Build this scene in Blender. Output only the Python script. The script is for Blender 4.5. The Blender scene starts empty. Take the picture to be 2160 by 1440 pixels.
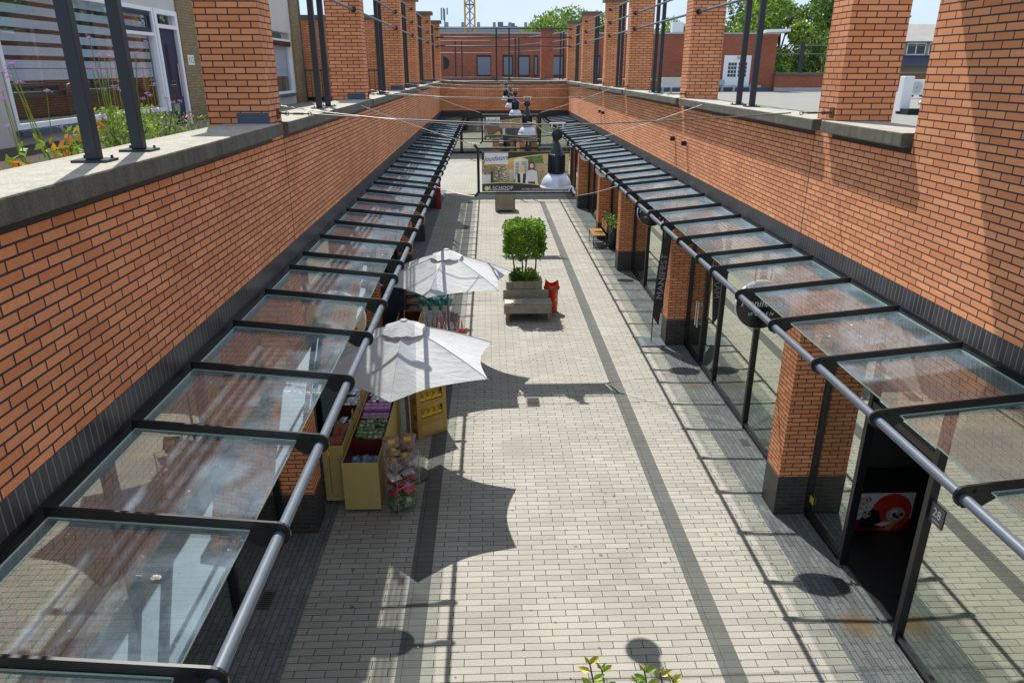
import bpy, bmesh, math, random
from mathutils import Vector, Matrix, Euler
random.seed(7)
S = bpy.context.scene
COL = S.collection
R_ = math.radians

# ------------------------------------------------------------------ camera
H = 5.8
cd = bpy.data.cameras.new('camera'); cam = bpy.data.objects.new('camera', cd); COL.objects.link(cam)
cd.sensor_width = 36.0; cd.lens = 1498.54 / 2160 * 36.0; cd.clip_start = 0.05; cd.clip_end = 2000
cam.location = (0, 0, H)
cam.rotation_euler = Euler((math.pi/2 - 0.366284, 0, -0.0313249), 'XYZ')
S.camera = cam

# ------------------------------------------------------------------ light
SUN = Vector((-0.18, 0.54, 1.0)).normalized()          # towards the sun
el = math.asin(SUN.z); az = math.atan2(SUN.x, SUN.y)
W = bpy.data.worlds.new('World'); S.world = W; W.use_nodes = True
nt = W.node_tree; bg = nt.nodes['Background']
sky = nt.nodes.new('ShaderNodeTexSky'); sky.sky_type = 'NISHITA'; sky.sun_disc = False
sky.sun_elevation = el; sky.sun_rotation = az; sky.air_density = 1.2; sky.dust_density = 0.6
tc = nt.nodes.new('ShaderNodeTexCoord'); mp = nt.nodes.new('ShaderNodeMapping'); mp.inputs['Scale'].default_value = (1.6, 1.6, 5.5)
mp.inputs['Location'].default_value = (0.35, 0.1, 0.3)
nz = nt.nodes.new('ShaderNodeTexNoise'); nz.inputs['Scale'].default_value = 1.5; nz.inputs['Detail'].default_value = 8; nz.inputs['Roughness'].default_value = 0.55
rp = nt.nodes.new('ShaderNodeValToRGB'); rp.color_ramp.elements[0].position = 0.34; rp.color_ramp.elements[1].position = 0.72
rp.color_ramp.elements[0].color = (0, 0, 0, 1); rp.color_ramp.elements[1].color = (1, 1, 1, 1)
mx = nt.nodes.new('ShaderNodeMix'); mx.data_type = 'RGBA'
nt.links.new(tc.outputs['Generated'], mp.inputs['Vector']); nt.links.new(mp.outputs['Vector'], nz.inputs['Vector'])
nt.links.new(nz.outputs['Fac'], rp.inputs['Fac']); nt.links.new(rp.outputs['Color'], mx.inputs['Factor'])
vmin = nt.nodes.new('ShaderNodeVectorMath'); vmin.operation = 'MINIMUM'; vmin.inputs[1].default_value = (2.5, 3.3, 4.1); nt.links.new(sky.outputs['Color'], vmin.inputs[0]); nt.links.new(vmin.outputs[0], mx.inputs['A']); mx.inputs['B'].default_value = (3.7, 3.95, 4.15, 1)
nt.links.new(mx.outputs['Result'], bg.inputs['Color']); bg.inputs['Strength'].default_value = 0.15
sd = bpy.data.lights.new('sun', 'SUN'); sd.energy = 3.9; sd.angle = R_(0.5); sd.color = (1.0, 0.955, 0.87)
sun = bpy.data.objects.new('sun', sd); COL.objects.link(sun)
sun.rotation_euler = SUN.to_track_quat('Z', 'Y').to_euler(); sun.location = (-10, 20, 40)
S.view_settings.view_transform = 'Standard'; S.view_settings.look = 'None'; S.view_settings.exposure = 0.74; S.view_settings.gamma = 1
try:
    S.cycles.max_bounces = 10; S.cycles.diffuse_bounces = 5; S.cycles.transparent_max_bounces = 24
except Exception: pass

# ------------------------------------------------------------------ materials
MATS = {}
def lin(c): return tuple(((v/255)/12.92 if v/255 <= 0.04045 else (((v/255)+0.055)/1.055)**2.4) for v in c) + (1,)
def newmat(name):
    m = bpy.data.materials.new(name); m.use_nodes = True
    b = m.node_tree.nodes['Principled BSDF']; return m, m.node_tree, b
def N(nt, t, **k):
    n = nt.nodes.new(t)
    for a, v in k.items(): setattr(n, a, v)
    return n
def L(nt, a, b): nt.links.new(a, b)
def mathn(nt, op, a, b=None, c=None):
    n = N(nt, 'ShaderNodeMath', operation=op)
    for i, v in enumerate((a, b, c)):
        if v is None: continue
        if isinstance(v, (int, float)): n.inputs[i].default_value = v
        else: L(nt, v, n.inputs[i])
    return n.outputs[0]
def boxuv(nt, oz=0.0, swap=False):
    g = N(nt, 'ShaderNodeNewGeometry'); sp = N(nt, 'ShaderNodeSeparateXYZ'); sn = N(nt, 'ShaderNodeSeparateXYZ')
    L(nt, g.outputs['Position'], sp.inputs[0]); L(nt, g.outputs['True Normal'], sn.inputs[0])
    ax = mathn(nt, 'ABSOLUTE', sn.outputs[0]); az_ = mathn(nt, 'ABSOLUTE', sn.outputs[2])
    isx = mathn(nt, 'GREATER_THAN', ax, 0.7); isz = mathn(nt, 'GREATER_THAN', az_, 0.7)
    u = mathn(nt, 'ADD', mathn(nt, 'MULTIPLY', sp.outputs[1], isx), mathn(nt, 'MULTIPLY', sp.outputs[0], mathn(nt, 'SUBTRACT', 1.0, isx)))
    z = mathn(nt, 'SUBTRACT', sp.outputs[2], oz)
    v = mathn(nt, 'ADD', mathn(nt, 'MULTIPLY', sp.outputs[1], isz), mathn(nt, 'MULTIPLY', z, mathn(nt, 'SUBTRACT', 1.0, isz)))
    cb = N(nt, 'ShaderNodeCombineXYZ')
    if swap: u, v = v, u
    L(nt, u, cb.inputs[0]); L(nt, v, cb.inputs[1]); return cb.outputs[0], g
def brickmat(name, c1, c2, mortar, w=0.22, h=0.0625, ms=0.006, off=0.5, oz=0.0, swap=False, rough=0.85, bump=0.5, speck=0.12, spscale=60, spots=False, dirt=0.25, stains=()):
    m, nt, b = newmat(name)
    uv, g = boxuv(nt, oz, swap)
    br = N(nt, 'ShaderNodeTexBrick'); br.offset = off; br.offset_frequency = 2; br.squash = 1
    br.inputs['Scale'].default_value = 1; br.inputs['Brick Width'].default_value = w; br.inputs['Row Height'].default_value = h
    br.inputs['Mortar Size'].default_value = ms; br.inputs['Mortar Smooth'].default_value = 0.1; br.inputs['Bias'].default_value = 0.0
    br.inputs['Color1'].default_value = c1 + (1,) if len(c1) == 3 else c1
    br.inputs['Color2'].default_value = c2 + (1,) if len(c2) == 3 else c2
    br.inputs['Mortar'].default_value = mortar + (1,) if len(mortar) == 3 else mortar
    L(nt, uv, br.inputs['Vector'])
    n1 = N(nt, 'ShaderNodeTexNoise'); n1.inputs['Scale'].default_value = spscale; n1.inputs['Detail'].default_value = 3
    n2 = N(nt, 'ShaderNodeTexNoise'); n2.inputs['Scale'].default_value = 0.9; n2.inputs['Detail'].default_value = 5
    L(nt, g.outputs['Position'], n1.inputs['Vector']); L(nt, g.outputs['Position'], n2.inputs['Vector'])
    f1 = mathn(nt, 'MULTIPLY_ADD', n1.outputs['Fac'], speck*2, 1-speck); f2 = mathn(nt, 'MULTIPLY_ADD', n2.outputs['Fac'], dirt*2, 1-dirt)
    f = mathn(nt, 'MULTIPLY', f1, f2)
    if spots:
        vo = N(nt, 'ShaderNodeTexVoronoi'); vo.inputs['Scale'].default_value = 3.1; L(nt, g.outputs['Position'], vo.inputs['Vector'])
        n3 = N(nt, 'ShaderNodeTexNoise'); n3.inputs['Scale'].default_value = 2.0; L(nt, g.outputs['Position'], n3.inputs['Vector'])
        rr = mathn(nt, 'MULTIPLY', n3.outputs['Fac'], 0.15)
        sp = mathn(nt, 'LESS_THAN', vo.outputs['Distance'], rr)
        f = mathn(nt, 'MULTIPLY', f, mathn(nt, 'MULTIPLY_ADD', sp, -0.5, 1.0))
    mul = N(nt, 'ShaderNodeVectorMath', operation='SCALE'); L(nt, br.outputs['Color'], mul.inputs[0]); L(nt, f, mul.inputs['Scale'])
    colour = mul.outputs[0]
    for (sx_, sy_, sr_, sc_) in stains:
        ds_ = N(nt, 'ShaderNodeVectorMath', operation='DISTANCE'); L(nt, g.outputs['Position'], ds_.inputs[0]); ds_.inputs[1].default_value = (sx_, sy_, 0)
        k_ = mathn(nt, 'MULTIPLY', mathn(nt, 'MAXIMUM', mathn(nt, 'SUBTRACT', 1.0, mathn(nt, 'DIVIDE', ds_.outputs['Value'], sr_)), 0.0), mathn(nt, 'MULTIPLY', n2.outputs['Fac'], 2.0))
        mc_ = N(nt, 'ShaderNodeMix'); mc_.data_type = 'RGBA'; L(nt, mathn(nt, 'MINIMUM', k_, 0.75), mc_.inputs['Factor']); L(nt, colour, mc_.inputs['A']); mc_.inputs['B'].default_value = sc_ + (1,); colour = mc_.outputs['Result']
    L(nt, colour, b.inputs['Base Color']); b.inputs['Roughness'].default_value = rough
    hh = mathn(nt, 'ADD', mathn(nt, 'MULTIPLY', br.outputs['Fac'], -1.0), mathn(nt, 'MULTIPLY', n1.outputs['Fac'], 0.25))
    bp = N(nt, 'ShaderNodeBump'); bp.inputs['Strength'].default_value = bump; bp.inputs['Distance'].default_value = 0.006
    L(nt, hh, bp.inputs['Height']); L(nt, bp.outputs['Normal'], b.inputs['Normal'])
    MATS[name] = m; return m
def pm(name, col, rough=0.6, metal=0.0, var=0.12, scale=6.0, bump=0.0, streak=False, emit=None, spec=None, fine=0.0):
    if name in MATS: return MATS[name]
    m, nt, b = newmat(name); col = tuple(col[:3])
    g = N(nt, 'ShaderNodeNewGeometry'); n1 = N(nt, 'ShaderNodeTexNoise'); n1.inputs['Scale'].default_value = scale; n1.inputs['Detail'].default_value = 6
    vec = g.outputs['Position']
    if streak:
        mpp = N(nt, 'ShaderNodeMapping'); mpp.inputs['Scale'].default_value = (1, 1, 0.12); L(nt, vec, mpp.inputs['Vector']); vec = mpp.outputs['Vector']
    L(nt, vec, n1.inputs['Vector'])
    f = mathn(nt, 'MULTIPLY_ADD', n1.outputs['Fac'], var*2*1.6, 1-var*1.6)
    hsrc = n1.outputs['Fac']
    if fine:
        n2 = N(nt, 'ShaderNodeTexNoise'); n2.inputs['Scale'].default_value = 90; n2.inputs['Detail'].default_value = 3; L(nt, g.outputs['Position'], n2.inputs['Vector'])
        f = mathn(nt, 'MULTIPLY', f, mathn(nt, 'MULTIPLY_ADD', n2.outputs['Fac'], fine*2, 1-fine)); hsrc = n2.outputs['Fac']
    mul = N(nt, 'ShaderNodeVectorMath', operation='SCALE'); mul.inputs[0].default_value = col; L(nt, f, mul.inputs['Scale'])
    L(nt, mul.outputs[0], b.inputs['Base Color']); b.inputs['Roughness'].default_value = rough; b.inputs['Metallic'].default_value = metal
    if spec is not None: b.inputs['Specular IOR Level'].default_value = spec
    if bump:
        bp = N(nt, 'ShaderNodeBump'); bp.inputs['Strength'].default_value = bump; bp.inputs['Distance'].default_value = 0.01
        L(nt, hsrc, bp.inputs['Height']); L(nt, bp.outputs['Normal'], b.inputs['Normal'])
    MATS[name] = m; return m
def glassmat(name, tint, refl, dirt, grazing=0.5, rough=0.0, dcol=(0.5, 0.55, 0.55)):
    m = bpy.data.materials.new(name); m.use_nodes = True; nt = m.node_tree
    for n in list(nt.nodes):
        if n.type != 'OUTPUT_MATERIAL': nt.nodes.remove(n)
    out = [n for n in nt.nodes if n.type == 'OUTPUT_MATERIAL'][0]
    tr = N(nt, 'ShaderNodeBsdfTransparent'); tr.inputs[0].default_value = tint + (1,)
    gl = N(nt, 'ShaderNodeBsdfGlossy'); gl.inputs['Roughness'].default_value = rough; gl.inputs[0].default_value = (0.93, 0.97, 0.9, 1)
    lw = N(nt, 'ShaderNodeLayerWeight'); lw.inputs['Blend'].default_value = 0.35
    f = mathn(nt, 'MULTIPLY_ADD', lw.outputs['Facing'], grazing, refl); f = mathn(nt, 'MINIMUM', f, 0.95)
    m1 = N(nt, 'ShaderNodeMixShader'); L(nt, f, m1.inputs[0]); L(nt, tr.outputs[0], m1.inputs[1]); L(nt, gl.outputs[0], m1.inputs[2])
    df = N(nt, 'ShaderNodeBsdfDiffuse'); df.inputs[0].default_value = dcol + (1,)
    g = N(nt, 'ShaderNodeNewGeometry')
    n1 = N(nt, 'ShaderNodeTexNoise'); n1.inputs['Scale'].default_value = 2.2; n1.inputs['Detail'].default_value = 9; n1.inputs['Roughness'].default_value = 0.7; n1.inputs['Distortion'].default_value = 0.6
    n2 = N(nt, 'ShaderNodeTexNoise'); n2.inputs['Scale'].default_value = 45; n2.inputs['Detail'].default_value = 2
    L(nt, g.outputs['Position'], n1.inputs['Vector']); L(nt, g.outputs['Position'], n2.inputs['Vector'])
    sp = mathn(nt, 'GREATER_THAN', n2.outputs['Fac'], 0.74)
    d = mathn(nt, 'MULTIPLY', mathn(nt, 'ADD', mathn(nt, 'MULTIPLY', mathn(nt, 'POWER', n1.outputs['Fac'], 3.5), 2.0), mathn(nt, 'MULTIPLY', sp, 0.9)), dirt*3)
    if dirt > .05: d = mathn(nt, 'ADD', d, mathn(nt, 'MULTIPLY', mathn(nt, 'POWER', lw.outputs['Facing'], 6.0), 0.85))
    d = mathn(nt, 'MINIMUM', d, 0.9)
    m2 = N(nt, 'ShaderNodeMixShader'); L(nt, d, m2.inputs[0]); L(nt, m1.outputs[0], m2.inputs[1]); L(nt, df.outputs[0], m2.inputs[2])
    L(nt, m2.outputs[0], out.inputs[0]); MATS[name] = m; return m
def leafmat(name, c1, c2, scale=1.2, trans=0.35):
    m, nt, b = newmat(name)
    g = N(nt, 'ShaderNodeNewGeometry'); n1 = N(nt, 'ShaderNodeTexNoise'); n1.inputs['Scale'].default_value = scale; n1.inputs['Detail'].default_value = 4
    L(nt, g.outputs['Position'], n1.inputs['Vector'])
    r = N(nt, 'ShaderNodeValToRGB'); r.color_ramp.elements[0].color = c1 + (1,); r.color_ramp.elements[1].color = c2 + (1,)
    r.color_ramp.elements[0].position = 0.35; r.color_ramp.elements[1].position = 0.65
    rnd = mathn(nt, 'MULTIPLY_ADD', g.outputs['Random Per Island'], 0.35, -0.17)
    L(nt, mathn(nt, 'ADD', n1.outputs['Fac'], rnd), r.inputs['Fac'])
    out = [n for n in nt.nodes if n.type == 'OUTPUT_MATERIAL'][0]
    L(nt, r.outputs['Color'], b.inputs['Base Color']); b.inputs['Roughness'].default_value = 0.5
    t = N(nt, 'ShaderNodeBsdfTranslucent'); L(nt, r.outputs['Color'], t.inputs[0])
    mxs = N(nt, 'ShaderNodeMixShader'); mxs.inputs[0].default_value = trans; L(nt, b.outputs[0], mxs.inputs[1]); L(nt, t.outputs[0], mxs.inputs[2]); L(nt, mxs.outputs[0], out.inputs[0])
    MATS[name] = m; return m

brick = brickmat('orange_brick', (0.82, 0.345, 0.155), (0.66, 0.24, 0.095), (0.04, 0.035, 0.05), ms=0.0066, speck=0.16, dirt=0.3)
brick_red = brickmat('red_brick', (0.40, 0.125, 0.065), (0.33, 0.095, 0.05), (0.10, 0.06, 0.055), ms=0.006)
brick_black = brickmat('black_brick', (0.035, 0.034, 0.038), (0.055, 0.05, 0.05), (0.11, 0.10, 0.09), ms=0.004, rough=0.5)
brick_yel = brickmat('yellow_brick', (0.28, 0.21, 0.10), (0.21, 0.155, 0.075), (0.12, 0.10, 0.08))
soldier = brickmat('black_soldier_brick', (0.026, 0.026, 0.034), (0.05, 0.046, 0.055), (0.17, 0.16, 0.16), w=0.0625, h=0.232, oz=3.655, ms=0.0045, off=0.0, rough=0.45)
paver = brickmat('light_paver', (0.335, 0.323, 0.285), (0.275, 0.262, 0.232), (0.035, 0.035, 0.024), w=0.32, h=0.1, ms=0.0043, off=0.45, speck=0.34, spscale=75, spots=True, dirt=0.22, bump=0.5, stains=((.4, 10.2, .4, (.24, .225, .2)), (1.9, 19.5, .8, (.31, .28, .23))))
paver_dk = brickmat('dark_paver', (0.10, 0.105, 0.10), (0.08, 0.085, 0.083), (0.025, 0.025, 0.02), w=0.24, h=0.1, ms=0.003, off=0.0, speck=0.25, spscale=110, dirt=0.15, bump=0.3)
paver_sd = brickmat('dark_sidewalk_paver', (0.155, 0.165, 0.168), (0.11, 0.12, 0.125), (0.03, 0.03, 0.03), w=0.21, h=0.07, ms=0.0038, off=0.5, swap=True, speck=0.22, spscale=110, dirt=0.2, bump=0.4, stains=((4.05, 6.15, .28, (.15, .09, .03)), (3.95, 12.6, .3, (.12, .10, .06))))
concrete = pm('weathered_concrete', (0.33, 0.315, 0.27), 0.9, var=0.22, scale=7, bump=0.8, fine=0.6)
def stain(m):  # dirt streaks, plus shade put into the colour of upright faces
    nt = m.node_tree; b = nt.nodes['Principled BSDF']; src = b.inputs['Base Color'].links[0].from_socket
    g = N(nt, 'ShaderNodeNewGeometry'); sn = N(nt, 'ShaderNodeSeparateXYZ'); L(nt, g.outputs['True Normal'], sn.inputs[0])
    mpp = N(nt, 'ShaderNodeMapping'); mpp.inputs['Scale'].default_value = (9, 9, 0.8); L(nt, g.outputs['Position'], mpp.inputs['Vector'])
    n = N(nt, 'ShaderNodeTexNoise'); n.inputs['Scale'].default_value = 1.6; n.inputs['Detail'].default_value = 6; L(nt, mpp.outputs['Vector'], n.inputs['Vector'])
    side = mathn(nt, 'LESS_THAN', mathn(nt, 'ABSOLUTE', sn.outputs[2]), 0.6)
    k = mathn(nt, 'MULTIPLY_ADD', n.outputs['Fac'], -0.45, 0.72)
    f = mathn(nt, 'SUBTRACT', 1.0, mathn(nt, 'MULTIPLY', side, mathn(nt, 'MINIMUM', mathn(nt, 'ADD', k, 0.12), 0.8)))
    mul = N(nt, 'ShaderNodeVectorMath', operation='SCALE'); L(nt, src, mul.inputs[0]); L(nt, f, mul.inputs['Scale']); L(nt, mul.outputs[0], b.inputs['Base Color'])
stain(concrete)  # dirt streaks and painted-in shade on upright faces
granite = pm('granite_panel', (0.56, 0.53, 0.51), 0.7, var=0.08, scale=3, fine=0.3)
bitumen = pm('grey_roofing', (0.20, 0.195, 0.18), 0.95, var=0.12, scale=1.2, fine=0.2)
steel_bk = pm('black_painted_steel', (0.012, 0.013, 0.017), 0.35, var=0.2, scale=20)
steel_navy = pm('dark_blue_grey_paint', (0.011, 0.017, 0.028), 0.45, var=0.12, scale=12)
steel_gal = pm('galvanised_pipe', (0.10, 0.125, 0.16), 0.42, metal=0.0, var=0.12, scale=10, fine=0.08)
steel_br = pm('bright_steel', (0.6, 0.6, 0.62), 0.25, metal=0.9, var=0.05)
lampdome = pm('brushed_aluminium_dome', (0.55, 0.60, 0.70), 0.3, metal=0.25, var=0.04)
wirem = pm('pale_wire', (0.5, 0.45, 0.42), 0.4, metal=0.5)
rust = pm('rusty_steel', (0.10, 0.045, 0.025), 0.8, var=0.3, scale=40)
white = pm('white_paint', (0.82, 0.83, 0.87), 0.5, var=0.04)
lead = pm('lead_flashing', (0.06, 0.085, 0.15), 0.5, var=0.15)
black = pm('dark_interior', (0.012, 0.012, 0.014), 0.9)
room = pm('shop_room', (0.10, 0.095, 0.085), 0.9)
navy = pm('navy_door_paint', (0.010, 0.015, 0.065), 0.6, var=0.1)
canvas = pm('light_grey_canvas', (0.60, 0.615, 0.64), 0.9, var=0.07, scale=3, bump=0.0, fine=0.04)
def cloth(m):
    nt = m.node_tree; b = nt.nodes['Principled BSDF']; out = [n for n in nt.nodes if n.type == 'OUTPUT_MATERIAL'][0]
    g = N(nt, 'ShaderNodeNewGeometry'); mpp = N(nt, 'ShaderNodeMapping'); mpp.inputs['Scale'].default_value = (1.2, 3.0, 3.0); L(nt, g.outputs['Position'], mpp.inputs['Vector'])
    n = N(nt, 'ShaderNodeTexNoise'); n.inputs['Scale'].default_value = 2.4; n.inputs['Detail'].default_value = 5; n.inputs['Distortion'].default_value = 1.2; L(nt, mpp.outputs['Vector'], n.inputs['Vector'])
    bp = N(nt, 'ShaderNodeBump'); bp.inputs['Strength'].default_value = 0.3; bp.inputs['Distance'].default_value = 0.06; L(nt, n.outputs['Fac'], bp.inputs['Height']); L(nt, bp.outputs['Normal'], b.inputs['Normal'])
    t = N(nt, 'ShaderNodeBsdfTranslucent'); t.inputs[0].default_value = (0.5, 0.5, 0.52, 1); mxs = N(nt, 'ShaderNodeMixShader'); mxs.inputs[0].default_value = 0.22; L(nt, b.outputs[0], mxs.inputs[1]); L(nt, t.outputs[0], mxs.inputs[2]); L(nt, mxs.outputs[0], out.inputs[0])
cloth(canvas)
wood_old = pm('weathered_wood', (0.31, 0.28, 0.225), 0.85, var=0.28, scale=9, streak=True, bump=0.3)
wood_h = pm('grey_bench_board', (0.29, 0.27, 0.22), 0.85, var=0.25, scale=8, bump=0.3)
wood_or = pm('orange_slats', (0.50, 0.26, 0.06), 0.5, var=0.15, scale=15)
soil = pm('soil', (0.05, 0.035, 0.025), 1.0, var=0.3, scale=30)
cream = pm('pale_yellow_board', (0.46, 0.38, 0.13), 0.6, var=0.05, scale=12, fine=0.1)
maroon = pm('maroon_liner', (0.13, 0.012, 0.015), 0.6, var=0.15)
redp = pm('red_plastic', (0.72, 0.05, 0.02), 0.35, var=0.06)
redd = pm('dark_red_panel', (0.30, 0.02, 0.02), 0.6)
card = pm('golden_cardboard', (0.42, 0.27, 0.07), 0.8, var=0.1)
card2 = pm('plain_cardboard', (0.50, 0.40, 0.28), 0.85)
yel = pm('yellow_packet', (0.75, 0.52, 0.03), 0.3, var=0.2, scale=25)
pane = glassmat('canopy_glass', (0.96, 0.985, 0.98), 0.07, 0.17, 0.5, dcol=(0.30, 0.40, 0.50))
edge_g = pm('green_glass_edge', (0.45, 0.66, 0.58), 0.2, var=0.1)
shopglass = glassmat('shop_glass', (0.6, 0.66, 0.58), 0.50, 0.004, 0.25)
houseglass = glassmat('house_glass', (0.85, 0.9, 0.94), 0.06, 0.005, 0.2)
leaf = leafmat('hornbeam_leaf', (0.07, 0.18, 0.016), (0.25, 0.42, 0.04), 2.2)
leaf2 = leafmat('tree_leaf', (0.06, 0.13, 0.018), (0.24, 0.36, 0.045), 0.35)
leaf3 = leafmat('dark_tree_leaf', (0.03, 0.07, 0.014), (0.16, 0.26, 0.035), 0.4)
leafl = leafmat('light_leaf', (0.16, 0.30, 0.03), (0.32, 0.42, 0.05), 6)
leafo = leafmat('orange_leaf', (0.45, 0.16, 0.02), (0.55, 0.34, 0.03), 14)
bark = pm('bark', (0.10, 0.075, 0.05), 0.9, var=0.3, scale=20, bump=0.5)
purple = pm('purple_petal', (0.60, 0.33, 0.68), 0.6, var=0.3, scale=60)
pink = pm('pink_petal', (0.75, 0.25, 0.45), 0.6, var=0.2, scale=60)

# ------------------------------------------------------------------ mesh builder
class MB:
    def __init__(s): s.v = []; s.f = []; s.m = []; s.sm = []
    def add(s, vs, fs, mi=0, smooth=False):
        o = len(s.v); s.v += [Vector(p) for p in vs]; s.f += [[i+o for i in f] for f in fs]; s.m += [mi]*len(fs); s.sm += [smooth]*len(fs); return s
    def box(s, x0, x1, y0, y1, z0, z1, mi=0):
        v = [(x, y, z) for z in (z0, z1) for y in (y0, y1) for x in (x0, x1)]
        return s.add(v, [(0,2,3,1),(4,5,7,6),(0,1,5,4),(2,6,7,3),(0,4,6,2),(1,3,7,5)], mi)
    def obox(s, c, sz, rot=(0,0,0), mi=0):
        M = Matrix.Translation(c) @ Euler(rot).to_matrix().to_4x4()
        v = [M @ Vector((x*sz[0]/2, y*sz[1]/2, z*sz[2]/2)) for z in (-1,1) for y in (-1,1) for x in (-1,1)]
        return s.add(v, [(0,2,3,1),(4,5,7,6),(0,1,5,4),(2,6,7,3),(0,4,6,2),(1,3,7,5)], mi)
    def tube(s, pts, r, n=8, mi=0, cap=True, smooth=True):
        pts = [Vector(p) for p in pts]; rs = r if isinstance(r, (list, tuple)) else [r]*len(pts); rings = []; vs = []; fs = []
        for i, p in enumerate(pts):
            d = (pts[min(i+1, len(pts)-1)] - pts[max(i-1, 0)]).normalized()
            a = d.orthogonal().normalized() if i == 0 else (rings[-1] - d*rings[-1].dot(d)).normalized(); rings.append(a); b = d.cross(a)
            for k in range(n):
                t = 2*math.pi*k/n; vs.append(p + (a*math.cos(t)+b*math.sin(t))*rs[i])
        for i in range(len(pts)-1):
            for k in range(n): fs.append((i*n+k, i*n+(k+1)%n, (i+1)*n+(k+1)%n, (i+1)*n+k))
        s.add(vs, fs, mi, smooth)
        if cap: s.add(vs[:n], [tuple(range(n))[::-1]], mi); s.add(vs[-n:], [tuple(range(n))], mi)
        return s
    def lathe(s, prof, c, n=28, mi=0, axis='Z', smooth=True):
        vs = []; fs = []; c = Vector(c)
        for r, z in prof:
            for k in range(n):
                t = 2*math.pi*k/n; p = Vector((r*math.cos(t), r*math.sin(t), z))
                if axis == 'Y': p = Vector((p.x, p.z, p.y))
                if axis == 'X': p = Vector((p.z, p.x, p.y))
                vs.append(c+p)
        for i in range(len(prof)-1):
            for k in range(n): fs.append((i*n+k, i*n+(k+1)%n, (i+1)*n+(k+1)%n, (i+1)*n+k))
        return s.add(vs, fs, mi, smooth)
    def prism(s, poly, a0, a1, axis='Y', mi=0):
        # poly of 2D points: axis Y -> (x,z); axis X -> (y,z); axis Z -> (x,y)
        def P(p, a): return {'Y': (p[0], a, p[1]), 'X': (a, p[0], p[1]), 'Z': (p[0], p[1], a)}[axis]
        n = len(poly); v = [P(p, a0) for p in poly]+[P(p, a1) for p in poly]
        f = [tuple(range(n)), tuple(range(2*n-1, n-1, -1))]+[(i, i+n, (i+1)%n+n, (i+1)%n) for i in range(n)]
        return s.add(v, f, mi)
    def poly(s, pts, mi=0): return s.add(pts, [tuple(range(len(pts)))], mi)
ORG = {}
def mesh_obj(name, mb, mats, origin, bevel=0):
    me = bpy.data.meshes.new(name); o = Vector(origin)
    me.from_pydata([tuple(v-o) for v in mb.v], [], mb.f)
    if not isinstance(mats, (list, tuple)): mats = [mats]
    for m in mats: me.materials.append(m)
    me.polygons.foreach_set('material_index', [min(i, len(mats)-1) for i in mb.m]); me.polygons.foreach_set('use_smooth', mb.sm)
    me.update()
    bm = bmesh.new(); bm.from_mesh(me)
    if len(bm.faces) < 3000 and all(len(e.link_faces) > 0 for e in bm.edges) and not getattr(mb, 'keep', False): bmesh.ops.recalc_face_normals(bm, faces=bm.faces)
    bm.to_mesh(me); bm.free()
    ob = bpy.data.objects.new(name, me); COL.objects.link(ob)
    if bevel:
        md = ob.modifiers.new('bevel', 'BEVEL'); md.width = bevel; md.segments = 2; md.limit_method = 'ANGLE'
    return ob
def tagit(o, label=None, cat=None, group=None, kind=None):
    if label: o['label'] = label
    if cat: o['category'] = cat
    if group: o['group'] = group
    if kind: o['kind'] = kind
    return o
def thing(name, label, cat, loc, group=None):
    o = bpy.data.objects.new(name, None); COL.objects.link(o); o.location = loc; o.empty_display_size = 0.2
    ORG[o.name] = Vector(loc); return tagit(o, label, cat, group)
def part(name, mb, mats, parent, label=None, bevel=0):
    org = ORG[parent.name]; ob = mesh_obj(name, mb, mats, org, bevel); ob.parent = parent; ORG[ob.name] = org
    if label: ob['label'] = label
    return ob
def solo(name, mb, mats, label, cat, group=None, bevel=0, loc=None, kind=None):
    if loc is None:
        xs = [v.x for v in mb.v]; ys = [v.y for v in mb.v]; loc = ((min(xs)+max(xs))/2, (min(ys)+max(ys))/2, min(v.z for v in mb.v))
    ob = mesh_obj(name, mb, mats, loc, bevel); ob.location = loc; ORG[ob.name] = Vector(loc); return tagit(ob, label, cat, group, kind)
def struct(name, mb, mats): 
    ob = mesh_obj(name, mb, mats, (0,0,0)); ORG[ob.name] = Vector((0,0,0)); ob['kind'] = 'structure'; return ob
def dup(root, loc, label=None, group=None, rz=None, scale=None):
    def cp(o, par):
        c = o.copy(); COL.objects.link(c)
        if par is not None: c.parent = par
        for k in list(o.children): cp(k, c)
        return c
    c = cp(root, None); c.location = loc; ORG[c.name] = Vector(loc)
    if label: c['label'] = label
    if group: c['group'] = group
    if rz is not None: c.rotation_euler = (0, 0, rz)
    if scale: c.scale = (scale, scale, scale) if isinstance(scale, (int, float)) else scale
    return c
def text(mb, s, size, M, mi=0, shear=0.0, ext=0.0, align='CENTER', xs=1.0):
    cu = bpy.data.curves.new('t', 'FONT'); cu.body = s; cu.size = size; cu.align_x = align; cu.align_y = 'CENTER'; cu.shear = shear; cu.resolution_u = 3; cu.extrude = ext
    ob = bpy.data.objects.new('t', cu); COL.objects.link(ob)
    dg = bpy.context.evaluated_depsgraph_get(); me = bpy.data.meshes.new_from_object(ob.evaluated_get(dg))
    vs = [M @ Vector((v.co.x*xs, v.co.y, v.co.z)) for v in me.vertices]; fs = [tuple(p.vertices) for p in me.polygons]
    mb.add(vs, fs, mi); bpy.data.objects.remove(ob); bpy.data.curves.remove(cu); bpy.data.meshes.remove(me); return mb
def MY(x, y, z, tilt=0.0):      # text plane facing -Y
    return Matrix.Translation((x, y, z)) @ Matrix.Rotation(math.pi/2, 4, 'X') @ Matrix.Rotation(tilt, 4, 'Z')
def MXn(x, y, z, tilt=0.0):     # text plane facing -X
    return Matrix.Translation((x, y, z)) @ Matrix.Rotation(-math.pi/2, 4, 'Z') @ Matrix.Rotation(math.pi/2, 4, 'X') @ Matrix.Rotation(tilt, 4, 'Z')
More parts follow.
